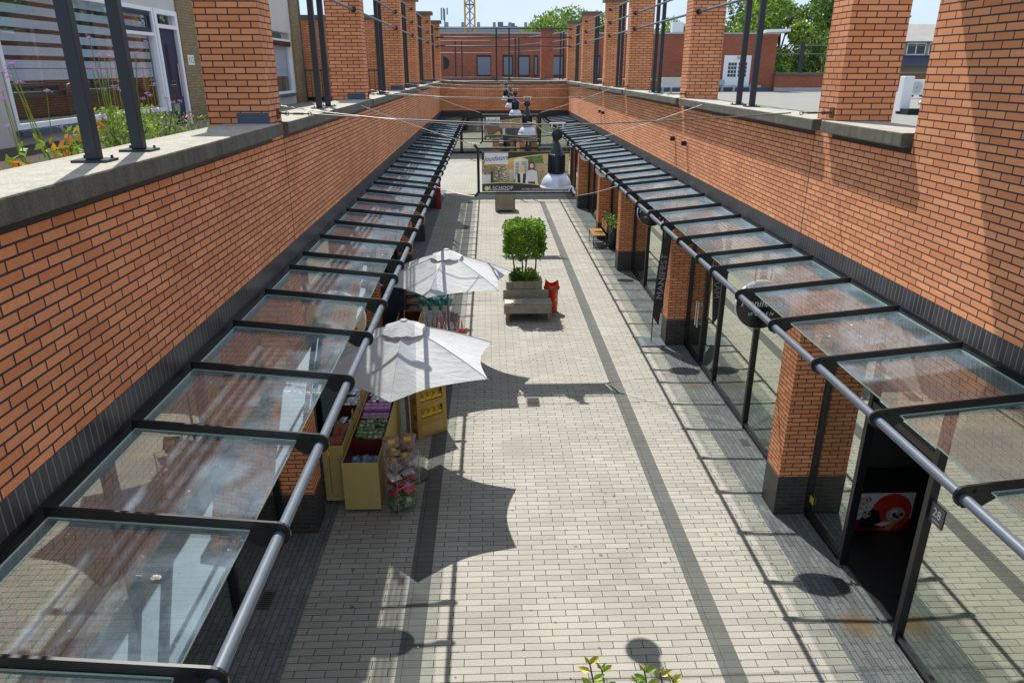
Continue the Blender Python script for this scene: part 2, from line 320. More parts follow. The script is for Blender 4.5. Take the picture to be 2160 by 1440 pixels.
# ------------------------------------------------------------------ ground
XL, XR = -2.34, 3.90
struct('ground', MB().box(-400, 400, -200, 900, -0.3, -0.03), pm('distant_ground', (0.16, 0.17, 0.12), 0.95, scale=0.05))
struct('street_paving', MB().box(-12, 3.73, -4, 60, -0.02, 0.0), paver)
mb = MB(); mb.box(-1.02, -0.765, -4, 33.3, -0.01, 0.004); mb.box(2.33, 2.57, -4, 33.3, -0.01, 0.004)
struct('paving_bands', mb, paver_dk)
struct('pavement_left', MB().box(-2.86, -2.18, -4, 36.8, -0.01, 0.004), paver_sd)
struct('pavement_right', MB().box(3.73, 4.42, -4, 38.5, -0.02, 0.004), paver_sd)

# ------------------------------------------------------------------ arcade buildings
YL = [8.02, 14.40, 20.84, 25.20, 31.63]; YR = [8.25, 14.75, 21.06, 25.37, 31.50]
def arcade(xw, o, Ys, roofz, label, name, y0, y1, tall=None):
    X = lambda d: xw + o*d
    def bx(mb, d0, d1, a, b, z0, z1, mi=0): return mb.box(min(X(d0), X(d1)), max(X(d0), X(d1)), a, b, z0, z1, mi)
    t = thing(name, label, 'building', (X(3), (y0+y1)/2, 0))
    mb = MB(); bx(mb, 0, .28, y0 if tall is None else tall, y1, 3.88, 5.12)
    for Y in Ys: bx(mb, -.0015, .1, Y+.455, Y+.463, 3.7, 5.12, 1)
    part('wall', mb, [brick, black], t)
    mb = MB(); bx(mb, -.003, .28, y0, y1, 3.655, 3.88); part('soldier_course', mb, soldier, t)
    if tall is not None:
        mb = MB(); bx(mb, 0, .5, y0, tall, 3.88, 11.5); part('high_wall', mb, brick, t)
        mb = MB(); bx(mb, -1.9, .4, 1.0, 7.33+.0, 8.12, 8.35); part('unseen_overhang', mb, concrete, t)  # unseen slab added out of view to cast the diagonal shadow on the wall
    edges = [(y0 if tall is None else tall)] + [v for Y in Ys for v in (Y, Y+.46)] + [y1]
    for i in range(0, len(edges), 2):
        a, b = edges[i], edges[i+1]
        a2 = a-.12 if i else a+(.0 if tall is None else .02); b2 = b+.12 if i+2 < len(edges) else b
        mb = MB(); bx(mb, -.10, .50, a2, b2, 5.12, 5.25)
        part('coping', mb, concrete, t, bevel=.012)
        mb = MB(); bx(mb, -.004, .1, a+.002, b-.002, 5.065, 5.12); part('shadow_strip', mb, steel_bk, t)  # black strip standing in for the dark shadow gap below the coping
    for k, Y in enumerate(Ys):
        mb = MB(); bx(mb, 0.001, .645, Y, Y+.46, 5.12, 7.83); p = part('pillar', mb, brick, t)
        mb = MB(); bx(mb, -.09, .735, Y-.09, Y+.55, 7.83, 7.96); part('cap', mb, concrete, p, bevel=.012)
        if o < 0: mb = MB(); bx(mb, .004, .34, Y-.012, Y, 5.25, 5.36); part('flashing', mb, lead, p)
        mb = MB(); bx(mb, 0.002, .45, Y+.02, Y+.46, .605, 3.655); q = part('pier', mb, brick, t)
        mb = MB(); bx(mb, -.003, .453, Y+.017, Y+.463, 0, .605); part('pier_base', mb, brick_black, q)
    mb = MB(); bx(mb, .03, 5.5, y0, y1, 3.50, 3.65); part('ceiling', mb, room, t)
    mb = MB(); bx(mb, .28, 5.4 if o < 0 else 60, y0, y1 if o < 0 else 58.4, roofz-.12, roofz); part('roof', mb, bitumen, t)
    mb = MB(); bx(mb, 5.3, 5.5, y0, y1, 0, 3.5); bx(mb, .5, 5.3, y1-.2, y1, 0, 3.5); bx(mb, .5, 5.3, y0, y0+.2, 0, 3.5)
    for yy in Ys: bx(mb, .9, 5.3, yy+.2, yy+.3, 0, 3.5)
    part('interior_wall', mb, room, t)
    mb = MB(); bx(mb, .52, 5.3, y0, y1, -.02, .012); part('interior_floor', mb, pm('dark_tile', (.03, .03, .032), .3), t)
    return t, X, bx
tL, XfL, bxL = arcade(XL, -1, YL, 4.6, 'left side brick arcade building with shopfronts below a row of pillars', 'arcade_building', -4, 36.8)
tR, XfR, bxR = arcade(XR, 1, YR, 4.15, 'right side brick arcade building with a flat grey roof and tall near wall', 'arcade_building', -4, 36.8, tall=6.64)

def shopfront(t, bx, ya, yb, mull, openings=(), doors=()):
    # frame posts and rails, panes as sub-parts
    cuts = [ya]+list(mull)+[yb]
    mb = MB()
    for c in cuts: bx(mb, .42, .52, c-.035, c+.035, 0, 3.5)
    for a, b in zip(cuts[:-1], cuts[1:]):
        if (a, b) in openings: bx(mb, .43, .51, a+.035, b-.035, 2.2, 2.28); bx(mb, .43, .51, a+.035, b-.035, 3.42, 3.5)
        else: bx(mb, .44, .50, a+.035, b-.035, 0.004, .12); bx(mb, .43, .51, a+.035, b-.035, 3.42, 3.5)
    fr = part('shopfront_frame', mb, steel_bk, t)
    mb = MB(); bx(mb, .40, .42, ya, yb, 0.004, .03); part('threshold', mb, steel_br, fr)
    for a, b in zip(cuts[:-1], cuts[1:]):
        mb = MB(); bx(mb, .465, .473, a+.035, b-.035, 2.28 if (a, b) in openings else .12, 3.42); part('pane', mb, shopglass, fr)
for i, (a, b) in enumerate(zip([-4]+[y+.48 for y in YL], YL+[36.6])):
    n = max(2, int((b-a)/1.7)); shopfront(tL, bxL, a, b, [a+(b-a)*k/n for k in range(1, n)])
shopfront(tR, bxR, -4, 8.27, [-1, 2.4, 5.92, 7.2], openings=((5.92, 7.2),))
shopfront(tR, bxR, 8.73, 14.77, [10.85, 12.66, 13.62])
shopfront(tR, bxR, 15.23, 21.08, [17.2, 17.45, 19.2]); shopfront(tR, bxR, 21.54, 25.4, [23.4]); shopfront(tR, bxR, 25.85, 31.5, [27.6, 27.85, 29.9]); shopfront(tR, bxR, 31.98, 36.6, [34.2])

# ------------------------------------------------------------------ link wall at the far end and the square behind it
t = thing('link_wall', 'far brick wall bridging the street above the second hanging banner', 'wall', (.78, 37.1, 3.5))
part('wall', MB().box(XL, XR, 36.8, 37.4, 3.88, 5.12), brick, t)
part('soldier_course', MB().box(XL-.01, XR+.01, 36.797, 37.403, 3.50, 3.88), pm('black_lintel_brick', (.03, .03, .036), .5, scale=14), t)
part('coping', MB().box(XL-.5, XR+.5, 36.70, 37.5, 5.12, 5.25), concrete, t, bevel=.012)
for x in (XL-.64, XR):
    p = part('pillar', MB().box(x, x+.64, 37.42, 37.88, 3.9, 7.83), brick, t)
    part('cap', MB().box(x-.09, x+.73, 37.33, 37.97, 7.83, 7.96), concrete, p)

t = thing('square_building', 'distant brick building round the sunlit square with glass shopfronts', 'building', (-2, 53.4, 0))
def seg(p, q, z0, z1, th, mb, mi=0, off=0.0):
    p = Vector((p[0], p[1], 0)); q = Vector((q[0], q[1], 0)); d = (q-p).normalized(); n = Vector((-d.y, d.x, 0)); p = p+n*off; q = q+n*off
    v = [p, q, q+n*th, p+n*th]; vs = [Vector((a.x, a.y, z0)) for a in v]+[Vector((a.x, a.y, z1)) for a in v]
    mb.add(vs, [(0,1,2,3),(7,6,5,4),(0,4,5,1),(1,5,6,2),(2,6,7,3),(3,7,4,0)], mi)
path = [(-12, 53), (.5, 53), (3.3, 44), (4.3, 38.2)]
for a, b in zip(path[:-1], path[1:]):
    m1 = MB(); seg(a, b, 3.88, 5.12, .3, m1); part('wall', m1, brick_red, t)
    m1 = MB(); seg(a, b, 3.4, 3.88, .3, m1, off=-.003); part('soldier_course', m1, MATS['black_lintel_brick'], t)
    m1 = MB(); seg(a, b, 5.12, 5.25, .5, m1, off=-.1); part('coping', m1, concrete, t)
    Lg = math.dist(a, b); n = max(2, int(Lg/2.2)); m1 = MB(); m2 = MB(); m3 = MB()
    for k in range(n+1):
        f = k/n; p = (a[0]+(b[0]-a[0])*f, a[1]+(b[1]-a[1])*f); d = ((b[0]-a[0])/Lg*.1, (b[1]-a[1])/Lg*.1)
        seg((p[0]-d[0], p[1]-d[1]), (p[0]+d[0], p[1]+d[1]), 0, 3.4, .12, m1, off=.6)
        if k % 3 == 2: seg((p[0]-d[0]*2.4, p[1]-d[1]*2.4), (p[0]+d[0]*2.4, p[1]+d[1]*2.4), 0, 3.4, .4, m3, off=.02)
    seg(a, b, 0, .15, .1, m1, off=.6); seg(a, b, 1.0, 1.06, .1, m1, off=.6)
    fr = part('shopfront_frame', m1, steel_bk, t); seg(a, b, .15, 3.4, .02, m2, off=.64); part('pane', m2, shopglass, fr)
    if m3.v: part('pier', m3, brick, t)
    m1 = MB(); seg(a, b, 0, 3.4, .2, m1, off=2.6); part('interior_wall', m1, room, t)
    m1 = MB(); seg(a, b, 3.41, 3.6, 2.6, m1, off=.3); part('ceiling', m1, room, t)
m1 = MB(); m1.box(-12, 12, 53.3, 58, 5.0, 5.1); part('roof', m1, bitumen, t)
for (x, y) in ((.22, 52.85), (3.05, 43.9)):
    p = part('pillar', MB().box(x, x+.72, y, y+.6, 5.25, 7.83 if y > 50 else 7.86), brick_red, t)
    part('cap', MB().box(x-.1, x+.82, y-.1, y+.7, 7.86, 8.0), concrete, p)
# display dummies behind the far glass
for k, (x, c, lab) in enumerate(((-1.55, 'w', 'headless shop dummy in white dress behind the far shop glass'), (-1.05, 'o', 'shop dummy with orange and white top behind the far shop glass'))):
    mb = MB(); mb.lathe([(.02, 0), (.16, .02), (.02, .04), (.02, .9), (.24, .75), (.2, 1.0), (.13, 1.2), (.17, 1.45), (.16, 1.6), (.05, 1.66), (.05, 1.75), (.0, 1.78)], (x, 54.1, .35), n=14)
    solo('shop_dummy', mb, white if c == 'w' else pm('orange_white_cloth', (.7, .3, .2), .8, var=.5, scale=5), lab, 'mannequin', group='shop dummies behind the far glass')

# railings
def railing(side, x, ya, yb, mid, label, zs=(6.81, 7.20, 7.59), grp='trellis rails between the rooftop pillars', posts=True):
    t = thing('railing', label, 'railing', (x, (ya+yb)/2, 5.25), grp)
    if posts:
        for s in (-.31, .31):
            y = mid+s; p = part('post', MB().box(x-.04, x+.04, y-.035, y+.035, 5.266, 7.64), steel_navy, t, bevel=.005)
            mb = MB().box(x-.11, x+.11, y-.08, y+.08, 5.25, 5.266)
            for a in (-.085, .085): mb.tube([(x+a, y+.05, 5.262), (x+a, y+.05, 5.285)], .009, 6)
            part('base_plate', mb, steel_navy, p)
    for z in zs:
        r = part('rod', MB().tube([(x-.045*side, ya, z), (x-.045*side, yb, z)], .023, 10), steel_gal, t)
        mb = MB(); mb.tube([(x-.045*side, ya+.001, z), (x-.045*side, ya+.03, z)], .05, 14); mb.tube([(x-.045*side, ya+.03, z), (x-.045*side, ya+.12, z)], .033, 12)
        mb.tube([(x-.045*side, yb-.12, z), (x-.045*side, yb-.03, z)], .033, 12); mb.tube([(x-.045*side, yb-.03, z), (x-.045*side, yb-.001, z)], .05, 14)
        part('flange', mb, steel_bk, r)
    return t
ordn = ['nearest', 'second', 'third', 'fourth', 'fifth', 'farthest']
el_ = [2.06-.46] + [v for Y in YL for v in (Y, Y+.46)]; el_ = [2.0]+[v for Y in YL for v in (Y, Y+.46)]+[37.4]
for i in range(0, len(el_), 2):
    a, b = el_[i], el_[i+1]; railing(-1, -2.5, a, b, (a+b)/2, '%s dark blue post pair with round rods on the left wall coping' % ordn[i//2])
er_ = [8.71]+[v for Y in YR[1:] for v in (Y, Y+.46)]+[37.4]
for i in range(0, len(er_), 2):
    a, b = er_[i], er_[i+1]; railing(1, 4.06, a, b, (a+b)/2, '%s dark blue post pair with round rods on the right wall coping' % ordn[i//2])
t = thing('railing', 'dark blue rods and two posts spanning above the far bridging wall', 'railing', (.78, 37.1, 5.25))
for x in (.406, 1.02):
    p = part('post', MB().box(x-.035, x+.035, 37.07, 37.13, 5.266, 7.62), steel_navy, t); part('base_plate', MB().box(x-.1, x+.1, 37.02, 37.18, 5.25, 5.266), steel_navy, p)
for z in (6.81, 7.2, 7.59): part('rod', MB().tube([(XL-.3, 37.6, z), (XL, 37.08, z), (XR, 37.08, z), (XR+.3, 37.6, z)], .025, 8), steel_navy, t)
t = thing('railing', 'distant slanting rails on the coping of the square building', 'railing', (0, 50, 5.25))
for z in (6.81, 7.2, 7.59):
    part('rod', MB().tube([(-10, 53, z), (.3, 53, z)], .025, 6), steel_gal, t); part('rod', MB().tube([(.9, 52.7, z), (3.2, 44.4, z)], .025, 6), steel_gal, t); part('rod', MB().tube([(3.6, 43.9, z), (4.2, 38, z)], .025, 6), steel_gal, t)
for x, y in ((-2.25, 53), (-1.8, 53), (1.75, 49.2), (1.95, 48.6), (3.9, 41.2), (4.0, 40.6)):
    part('post', MB().box(x-.04, x+.04, y-.04, y+.04, 5.25, 7.6), steel_navy, t)

# ------------------------------------------------------------------ glass canopies
def canopy(xw, o, Ys, pipex, label):
    t = thing('glass_canopy', label, 'canopy', (pipex, 18, 3.5))
    cen = [Y+.23 for Y in Ys]; beams = []
    b = cen[0]-.31; y = b
    while y > -1: beams.append(y); y -= .958
    for i, c in enumerate(cen):
        beams += [c+.31]; nx = cen[i+1]-.31 if i+1 < len(cen) else 36.7
        n = max(1, round((nx-c-.31)/.96)); beams += [c+.31+(nx-c-.31)*k/n for k in range(1, n+1)]
    beams.sort()
    zt = lambda x: 3.725 + (3.60-3.725)*((x-xw)/(pipex-xw))     # beam top
    ds = lambda q: pipex + o*q                                   # distance q back from pipe
    pr = MB().tube([(pipex, -2, 3.52), (pipex, 36.75, 3.52)], .031, 14)
    for y in beams[2::5]: pr.tube([(pipex, y+.33, 3.52), (pipex, y+.345, 3.52)], .0335, 14)
    part('gutter_pipe', pr, steel_gal, t)
    mb = MB(); x0, x1 = sorted((xw-o*.002, xw-o*.06)); mb.box(x0, x1, -2, 36.75, 3.60, 3.662); x0, x1 = sorted((xw-o*.002, xw-o*.012)); mb.box(x0, x1, -2, 36.75, 3.662, 3.70)
    part('wall_rail', mb, steel_bk, t)
    for y in beams:
        A = [(xw-o*.05, zt(xw)), (ds(.05), zt(ds(.05)))]
        arc = []
        for k in range(9):
            th = math.pi/2 - k*math.pi/8*1.15; arc.append((pipex - o*math.cos(th)*.062, 3.52+math.sin(th)*.068+.012))
        B = [(ds(.0), 3.455), (ds(.10), 3.455), (ds(.20), 3.53), (xw-o*.05, zt(xw)-.078)]
        mb = MB().prism(A+arc+B, y-.008, y+.008, 'Y')
        mb.tube([(ds(.055), y-.018, 3.565), (ds(.055), y+.018, 3.565)], .011, 8)
        part('beam', mb, steel_bk, t)
    for a, b in zip(beams[:-1], beams[1:]):
        xa, xb = xw-o*.07, ds(.145); g = .0
        za, zb = zt(xa)-.050, zt(xb)-.050
        v = [(xa, a+.012, za), (xa, b-.012, za), (xb, b-.012, zb), (xb, a+.012, zb)]; v2 = [(p[0], p[1], p[2]-.012) for p in v]
        mb = MB(); mb.add(v+v2, [(0,1,2,3),(7,6,5,4)], 0); mb.add(v+v2, [(0,4,5,1),(1,5,6,2),(2,6,7,3),(3,7,4,0)], 1)
        part('glass_pane', mb, [pane, edge_g], t)
    return beams
bL = canopy(XL, -1, YL, -1.12, 'left glass canopy on black beams along the shaded brick wall')
bR = canopy(XR, 1, YR, 2.68, 'right glass canopy on black beams along the sunlit brick wall')
# ------------------------------------------------------------------ house on the left roof deck
HX = -7.1
t = thing('row_house', 'grey granite and yellow brick house numbered 112 with a dark blue door', 'house', (HX-3, 18, 4.5))
hz = 10.5
def hb(name, ya, yb, z0, z1, m, x0=HX-.25, x1=HX, par=None, bev=0): return part(name, MB().box(x0, x1, ya, yb, z0, z1), m, par or t, bevel=bev)
hb('wall', 4, 29.3, 6.98, hz, granite, HX-.3, HX-.02)
mb = MB(); mb.box(HX-.3, HX-.05, 4, 29.3, 4.3, 4.86); part('plinth', mb, granite, t)
mb = MB()
for y0_, y1_ in ((8.2, 11.35),):
    mb.box(HX-.3, HX, y0_, y1_, 4.3, 7.0)
    k = y0_+.2
    while k < y1_-.3: mb.box(HX, HX+.035, k, k+.13, 4.95, 7.0); k += .27
part('panel', mb, granite, t)
for y0_, y1_ in ((20.0, 24.2), (27.9, 28.2)): part('panel', MB().box(HX-.3, HX-.03, y0_, y1_, 4.86, 6.98), granite, t)
hb('brick_pier', 18.05, 20.0, 4.3, 7.6, brick_yel, HX-.3, HX+.02); hb('brick_pier', 28.2, 29.35, 4.3, hz, brick_yel, HX-.3, HX+.05)
hb('corner_strip', 29.35, 29.5, 4.3, hz, concrete, HX-8, HX+.08)
def win(ya, yb, z0, z1, blind, lab=None, transom=None):
    fr = MB(); w = .075
    fr.box(HX-.12, HX+.02, ya, yb, z0, z0+w); fr.box(HX-.12, HX+.02, ya, yb, z1-w, z1); fr.box(HX-.12, HX+.02, ya, ya+w, z0+w, z1-w); fr.box(HX-.12, HX+.02, yb-w, yb, z0+w, z1-w)
    if transom: fr.box(HX-.10, HX+.01, transom[0], transom[0]+.06, z0+w, z1-w); fr.box(HX-.10, HX+.01, transom[0]+.06, yb-w, transom[1], transom[1]+.06)
    f = part('window', fr, white, t, lab)
    part('sill', MB().box(HX-.05, HX+.10, ya-.03, yb+.03, z0-.09, z0-.01), lead, f)
    part('pane', MB().box(HX-.07, HX-.062, ya+w, yb-w, z0+w, z1-w), houseglass, f)
    if transom:
        m = MB(); a0, a1, c0, c1 = transom[0]+.08, yb-w-.02, transom[1]+.08, z1-w-.02
        m.box(HX-.06, HX-.02, a0, a1, c0, c0+.07); m.box(HX-.06, HX-.02, a0, a1, c1-.07, c1); m.box(HX-.06, HX-.02, a0, a0+.07, c0+.07, c1-.07); m.box(HX-.06, HX-.02, a1-.07, a1, c0+.07, c1-.07)
        part('sash', m, navy, f)
    bm_ = MB(); z = z1-w; k = 0
    if blind == 'stripe':
        while z > z0+ (z1-z0)*.46:
            bm_.box(HX-.16, HX-.155, ya+w, yb-w, z-.13, z); z -= .20; 
        bm_.box(HX-.16, HX-.155, ya+w, yb-w, z-.10, z+.08)
    else: bm_.box(HX-.16, HX-.155, ya+w, yb-w, z0+(z1-z0)*.32, z1-w)
    part('blind', bm_, pm('white_blind', (.80, .83, .88), .8, var=.03), f)
    return f
win(11.35, 16.75, 4.93, 7.0, 'stripe', 'wide window with a striped roller blind', transom=(15.2, 6.45))
win(24.3, 27.8, 4.98, 6.75, 'plain', 'window with a dark blind box and white frame')
part('blind_box', MB().box(HX-.02, HX+.06, 24.4, 27.7, 6.52, 6.68), steel_bk, t)
mb = MB(); mb.box(HX-.7, HX-.68, 11.4, 27.8, 4.3, 7.0); mb.box(HX-.68, HX-.3, 11.4, 16.9, 4.9, 5.0)
part('interior_wall', mb, pm('dim_room', (.05, .04, .035), .9, scale=1.5, var=.5), t)
fd = MB(); fd.box(HX-.12, HX+.03, 16.78, 16.9, 4.3, 7.0); fd.box(HX-.12, HX+.03, 17.85, 17.97, 4.3, 7.0); fd.box(HX-.12, HX+.03, 16.9, 17.85, 6.90, 7.0); fd.box(HX-.12, HX+.03, 16.9, 17.85, 6.62, 6.70)
d = part('door_frame', fd, white, t); part('fanlight', MB().box(HX-.06, HX-.05, 16.9, 17.85, 6.70, 6.90), houseglass, d)
d = part('door', MB().box(HX-.09, HX-.04, 16.92, 17.83, 4.4, 6.61), navy, t)
part('door_pane', MB().box(HX-.038, HX-.03, 17.2, 17.5, 4.9, 6.3), houseglass, d)
part('handle', MB().tube([(HX-.02, 17.72, 5.2), (HX-.02, 17.72, 5.9)], .015, 8), steel_br, d)
mb = MB(); mb.box(HX+.022, HX+.03, 18.25, 18.62, 5.88, 6.1); 
def MXp(x, y, z): return Matrix.Translation((x, y, z)) @ Matrix.Rotation(math.pi/2, 4, 'Z') @ Matrix.Rotation(math.pi/2, 4, 'X')
text(mb, '112', .2, MXp(HX+.033, 18.435, 5.985), 1); part('number_plate', mb, [white, pm('black_ink', (.02, .02, .03), .6, var=0)], t)
# tap and bottle inside the kitchen window
solo('kitchen_tap', MB().tube([(HX-.4, 13.6, 5.0), (HX-.4, 13.6, 5.4), (HX-.4, 13.7, 5.52), (HX-.4, 13.9, 5.56), (HX-.4, 14.1, 5.5), (HX-.4, 14.15, 5.38)], .03, 8), steel_bk, 'black arched kitchen tap behind the wide house window', 'tap')

# orange back building, balcony rail
t = thing('brick_building', 'orange brick rooftop building beyond the house with a grey coping', 'building', (-8, 31, 4.5))
part('wall', MB().box(-12, -4.05, 30.2, 30.6, 4.3, 7.58), brick, t); part('coping', MB().box(-12, -3.98, 30.1, 30.7, 7.58, 7.72), concrete, t)
part('plinth', MB().box(-12, -4.04, 30.17, 30.2, 4.3, 4.75), black, t)
part('wall', MB().box(-4.35, -4.05, 30.6, 37, 4.3, 7.4), brick_red, t)
part('window', MB().box(-4.04, -4.0, 31.5, 32.4, 5.2, 6.6), steel_bk, t)
t = thing('balcony_rail', 'low black balcony rail with thin bars in front of the orange building', 'railing', (-5.5, 29, 4.6))
part('top_rail', MB().box(-6.95, -3.6, 28.97, 29.03, 5.72, 5.77), steel_bk, t); part('bottom_rail', MB().box(-6.95, -3.6, 28.98, 29.02, 4.75, 4.79), steel_bk, t)
for k in range(17): part('bar', MB().tube([(-6.92+k*.2, 29, 4.6), (-6.92+k*.2, 29, 5.72)], .012, 6), steel_bk, t)

# ------------------------------------------------------------------ long red brick rooftop building
t = thing('brick_building', 'long red brick rooftop building with shuttered windows and a white double door', 'building', (9, 59, 4.1))
part('wall', MB().box(-4.3, 22.2, 58.4, 64, 4.1, 8.25), brick_red, t)
part('roof_edge', MB().box(-4.35, 22.25, 58.33, 64.1, 8.25, 8.36), pm('grey_metal_trim', (.35, .37, .4), .4, metal=.5), t)
shut = pm('blue_grey_shutter', (.17, .20, .26), .6, var=.05)
for a, b in ((-.875, .258), (1.135, 1.89), (2.285, 3.2), (3.5, 3.82), (4.77, 5.82), (7.5, 8.6)):
    mb = MB(); w = .07; z0, z1 = 5.28, 6.76
    mb.box(a, b, 58.34, 58.4, z0, z0+w); mb.box(a, b, 58.34, 58.4, z1-w*1.8, z1); mb.box(a, a+w, 58.34, 58.4, z0+w, z1-w*1.8); mb.box(b-w, b, 58.34, 58.4, z0+w, z1-w*1.8)
    f = part('window', mb, steel_bk, t); part('shutter', MB().box(a+w, b-w, 58.36, 58.38, z0+w, z1-w*1.8), shut, f)
mb = MB(); mb.lathe([(0, 0), (.47, 0)], (-3.42, 58.37, 6.2), 24, axis='Y'); mb.v = [Vector((max(v.x, -3.42), v.y, v.z)) for v in mb.v]
part('window', mb, steel_bk, t, 'half round dark window')
mb = MB().box(18.2, 20.3, 58.33, 58.4, 4.2, 6.75); d = part('door', mb, white, t)
mb = MB()
for x0 in (18.55, 19.35):
    for i in range(3):
        for j in range(4): mb.box(x0+i*.23, x0+i*.23+.19, 58.315, 58.33, 5.2+j*.27, 5.2+j*.27+.22)
part('window', mb, pm('dark_panes', (.03, .04, .06), .15), d)
part('lamp', MB().lathe([(0, 0), (.1, .02), (.12, .15), (.05, .25), (0, .26)], (19.3, 58.2, 6.5), 12), pm('cream_lamp', (.6, .55, .4), .4), t)
part('base_strip', MB().box(8, 22.2, 58.3, 58.4, 4.16, 4.42), lead, t)
mb = MB(); mb.add([(20.6, 58.2, 8.2), (22.4, 58.2, 8.28), (22.4, 56.6, 8.38), (20.6, 56.6, 8.30), (20.6, 58.2, 8.42), (22.4, 58.2, 8.5), (22.4, 56.6, 8.55), (20.6, 56.6, 8.5)], [(0,1,2,3),(7,6,5,4),(0,4,5,1),(1,5,6,2),(2,6,7,3),(3,7,4,0)])
part('awning', mb, white, t)
t = thing('parapet_wall', 'red brick parapet with concrete coping at the far side of the flat roof', 'wall', (36, 58.2, 4.1))
part('wall', MB().box(22.2, 62, 58.0, 58.3, 4.15, 5.35), brick_red, t); part('coping', MB().box(22.2, 62, 57.85, 58.45, 5.35, 5.5), concrete, t)
part('base_strip', MB().box(22.2, 62, 57.93, 58.0, 4.16, 4.42), pm('grey_flashing', (.4, .42, .45), .6), t)
t = thing('railing', 'far dark blue posts with two rails on the roof parapet', 'railing', (36, 58.2, 5.5))
for z in (6.85, 7.45): part('rod', MB().tube([(22.2, 58.15, z), (60, 58.15, z)], .03, 6), steel_gal, t)
for x, w in ((24.1, .16), (27.3, .06), (28.1, .06), (36, .16), (42.9, .07), (44.1, .07), (50, .16)): part('post', MB().box(x-w, x+w, 58.1, 58.2, 5.5, 7.7), steel_navy, t)
solo('pipe_stack', MB().tube([(17.6, 57.6, 4.5), (21, 57.6, 4.5)], .09, 8).tube([(18, 57.6, 4.15), (18, 57.6, 4.75)], .12, 8).tube([(18.9, 57.5, 4.15), (18.9, 57.5, 4.6)], .1, 8).tube([(20.2, 57.5, 4.15), (20.2, 57.5, 4.7)], .1, 8).box(17.7, 18.1, 57.4, 57.7, 4.6, 5.0), pm('grey_pipe', (.35, .4, .45), .5), 'grey gas pipes along the roof in front of the white double door', 'pipes')

# air conditioning units
acw = pm('white_enamel', (.72, .74, .76), .4, var=.03); grille = pm('grey_grille', (.30, .32, .33), .6, var=.05)
def ac_unit(x, y, z, w, d, h, rz, label, fan=True):
    t = thing('air_conditioner', label, 'air conditioner', (x, y, z), 'air conditioning units on the flat roof'); M = Matrix.Rotation(rz, 4, 'Z'); c = Vector((x, y, z))
    def tr(mb): mb.v = [c + (M @ v) for v in mb.v]; return mb
    part('body', tr(MB().box(-w/2, w/2, -d/2, d/2, .1, h)), acw, t, bevel=.02)
    part('feet', tr(MB().box(-w/2+.1, -w/2+.25, -d/2-.05, d/2+.05, 0, .1).box(w/2-.25, w/2-.1, -d/2-.05, d/2+.05, 0, .1)), black, t)
    if fan:
        m = MB(); 
        for r in (.08, .14, .2, .26, .32):
            m.lathe([(r*h, 0), (r*h+.018, -.012), (r*h+.03, 0)], (-w*.15, -d/2-.006, h*.55), 24, axis='Y')
        m.lathe([(0, 0), (.36*h, 0)], (-w*.15, -d/2-.002, h*.55), 24, axis='Y', mi=1)
        part('fan_grille', tr(m), [acw, grille], t)
        m = MB()
        for k in range(10): m.box(w*.25, w*.45, -d/2-.004, -d/2, .2+k*.06, .215+k*.06)
        part('vent', tr(m), grille, t)
    return t
ac_unit(16.1, 28.6, 4.15, .42, .30, 1.38, .1, 'tall narrow white air conditioner seen side on beside the elbow pipe', fan=False)
ac_unit(25.2, 43.5, 4.25, 1.0, .4, .95, -.15, 'white air conditioner with one round fan in the middle of the roof gap')
ac_unit(23.0, 38.0, 4.25, 1.0, .42, 1.2, .05, 'taller white air conditioner with a fan half hidden by the wall edge')
t = thing('vent_pipe', 'silver elbow pipe rising from a black box on the flat roof', 'pipe', (16.9, 28.1, 4.15))
part('pipe', MB().tube([(17.1, 27.8, 4.15), (17.1, 27.8, 4.65), (17.05, 27.8, 4.82), (16.95, 27.8, 4.9), (16.82, 27.85, 4.88), (16.6, 27.9, 4.7), (16.35, 28, 4.55)], [.15, .15, .14, .13, .11, .07, .05], 14), pm('silver_duct', (.45, .48, .55), .35, metal=.6), t)
part('base', MB().box(15.95, 17.0, 27.9, 28.5, 4.15, 4.36), black, t)
t = thing('air_conditioner', 'grey box on thin legs on the roof before the red wall', 'air conditioner', (11.0, 45, 4.15), 'air conditioning units on the flat roof')
part('body', MB().box(10.35, 11.7, 44.8, 45.3, 4.75, 5.3), pm('pale_grey_box', (.5, .52, .5), .6), t); part('leg', MB().box(10.4, 10.5, 44.8, 44.9, 4.15, 4.75), grille, t); part('leg', MB().box(10.9, 11, 44.8, 44.9, 4.15, 4.75), grille, t)
ac_unit(15.0, 61, 8.3, .9, .6, .9, 0, 'grey louvred box on top of the long brick building', fan=False)

# ------------------------------------------------------------------ distance
t = thing('terraced_house', 'white terraced house with pale roof tiles behind the far roof railing', 'house', (46, 80, 0))
tile = brickmat('pale_roof_tile', (.36, .35, .33), (.30, .29, .27), (.12, .12, .12), w=.3, h=.28, ms=.03, off=0)
part('wall', MB().box(38, 60, 78, 88, 0, 8.5), pm('beige_wall', (.35, .33, .28), .9), t)
mb = MB(); mb.add([(37.5, 77.3, 8.4), (60, 77.3, 8.4), (60, 83, 10.3), (37.5, 83, 10.3)], [(0, 1, 2, 3)]); part('roof', mb, tile, t)
mb = MB(); mb.add([(37.5, 76.2, 6.1), (60, 76.2, 6.1), (60, 77.9, 7.1), (37.5, 77.9, 7.1)], [(0, 1, 2, 3)]); part('lower_roof', mb, pm('slate_blue_tile', (.05, .065, .10), .6, var=.4, scale=6), t)
for k in range(9):
    x = 38.6+k*2.3; f = part('window', MB().box(x, x+2.0, 77.93, 78, 7.05, 8.3), white, t)
    part('pane', MB().box(x+.12, x+.9, 77.9, 77.93, 7.2, 8.15).box(x+1.05, x+1.88, 77.9, 77.93, 7.2, 8.15), MATS['dark_panes'], f)
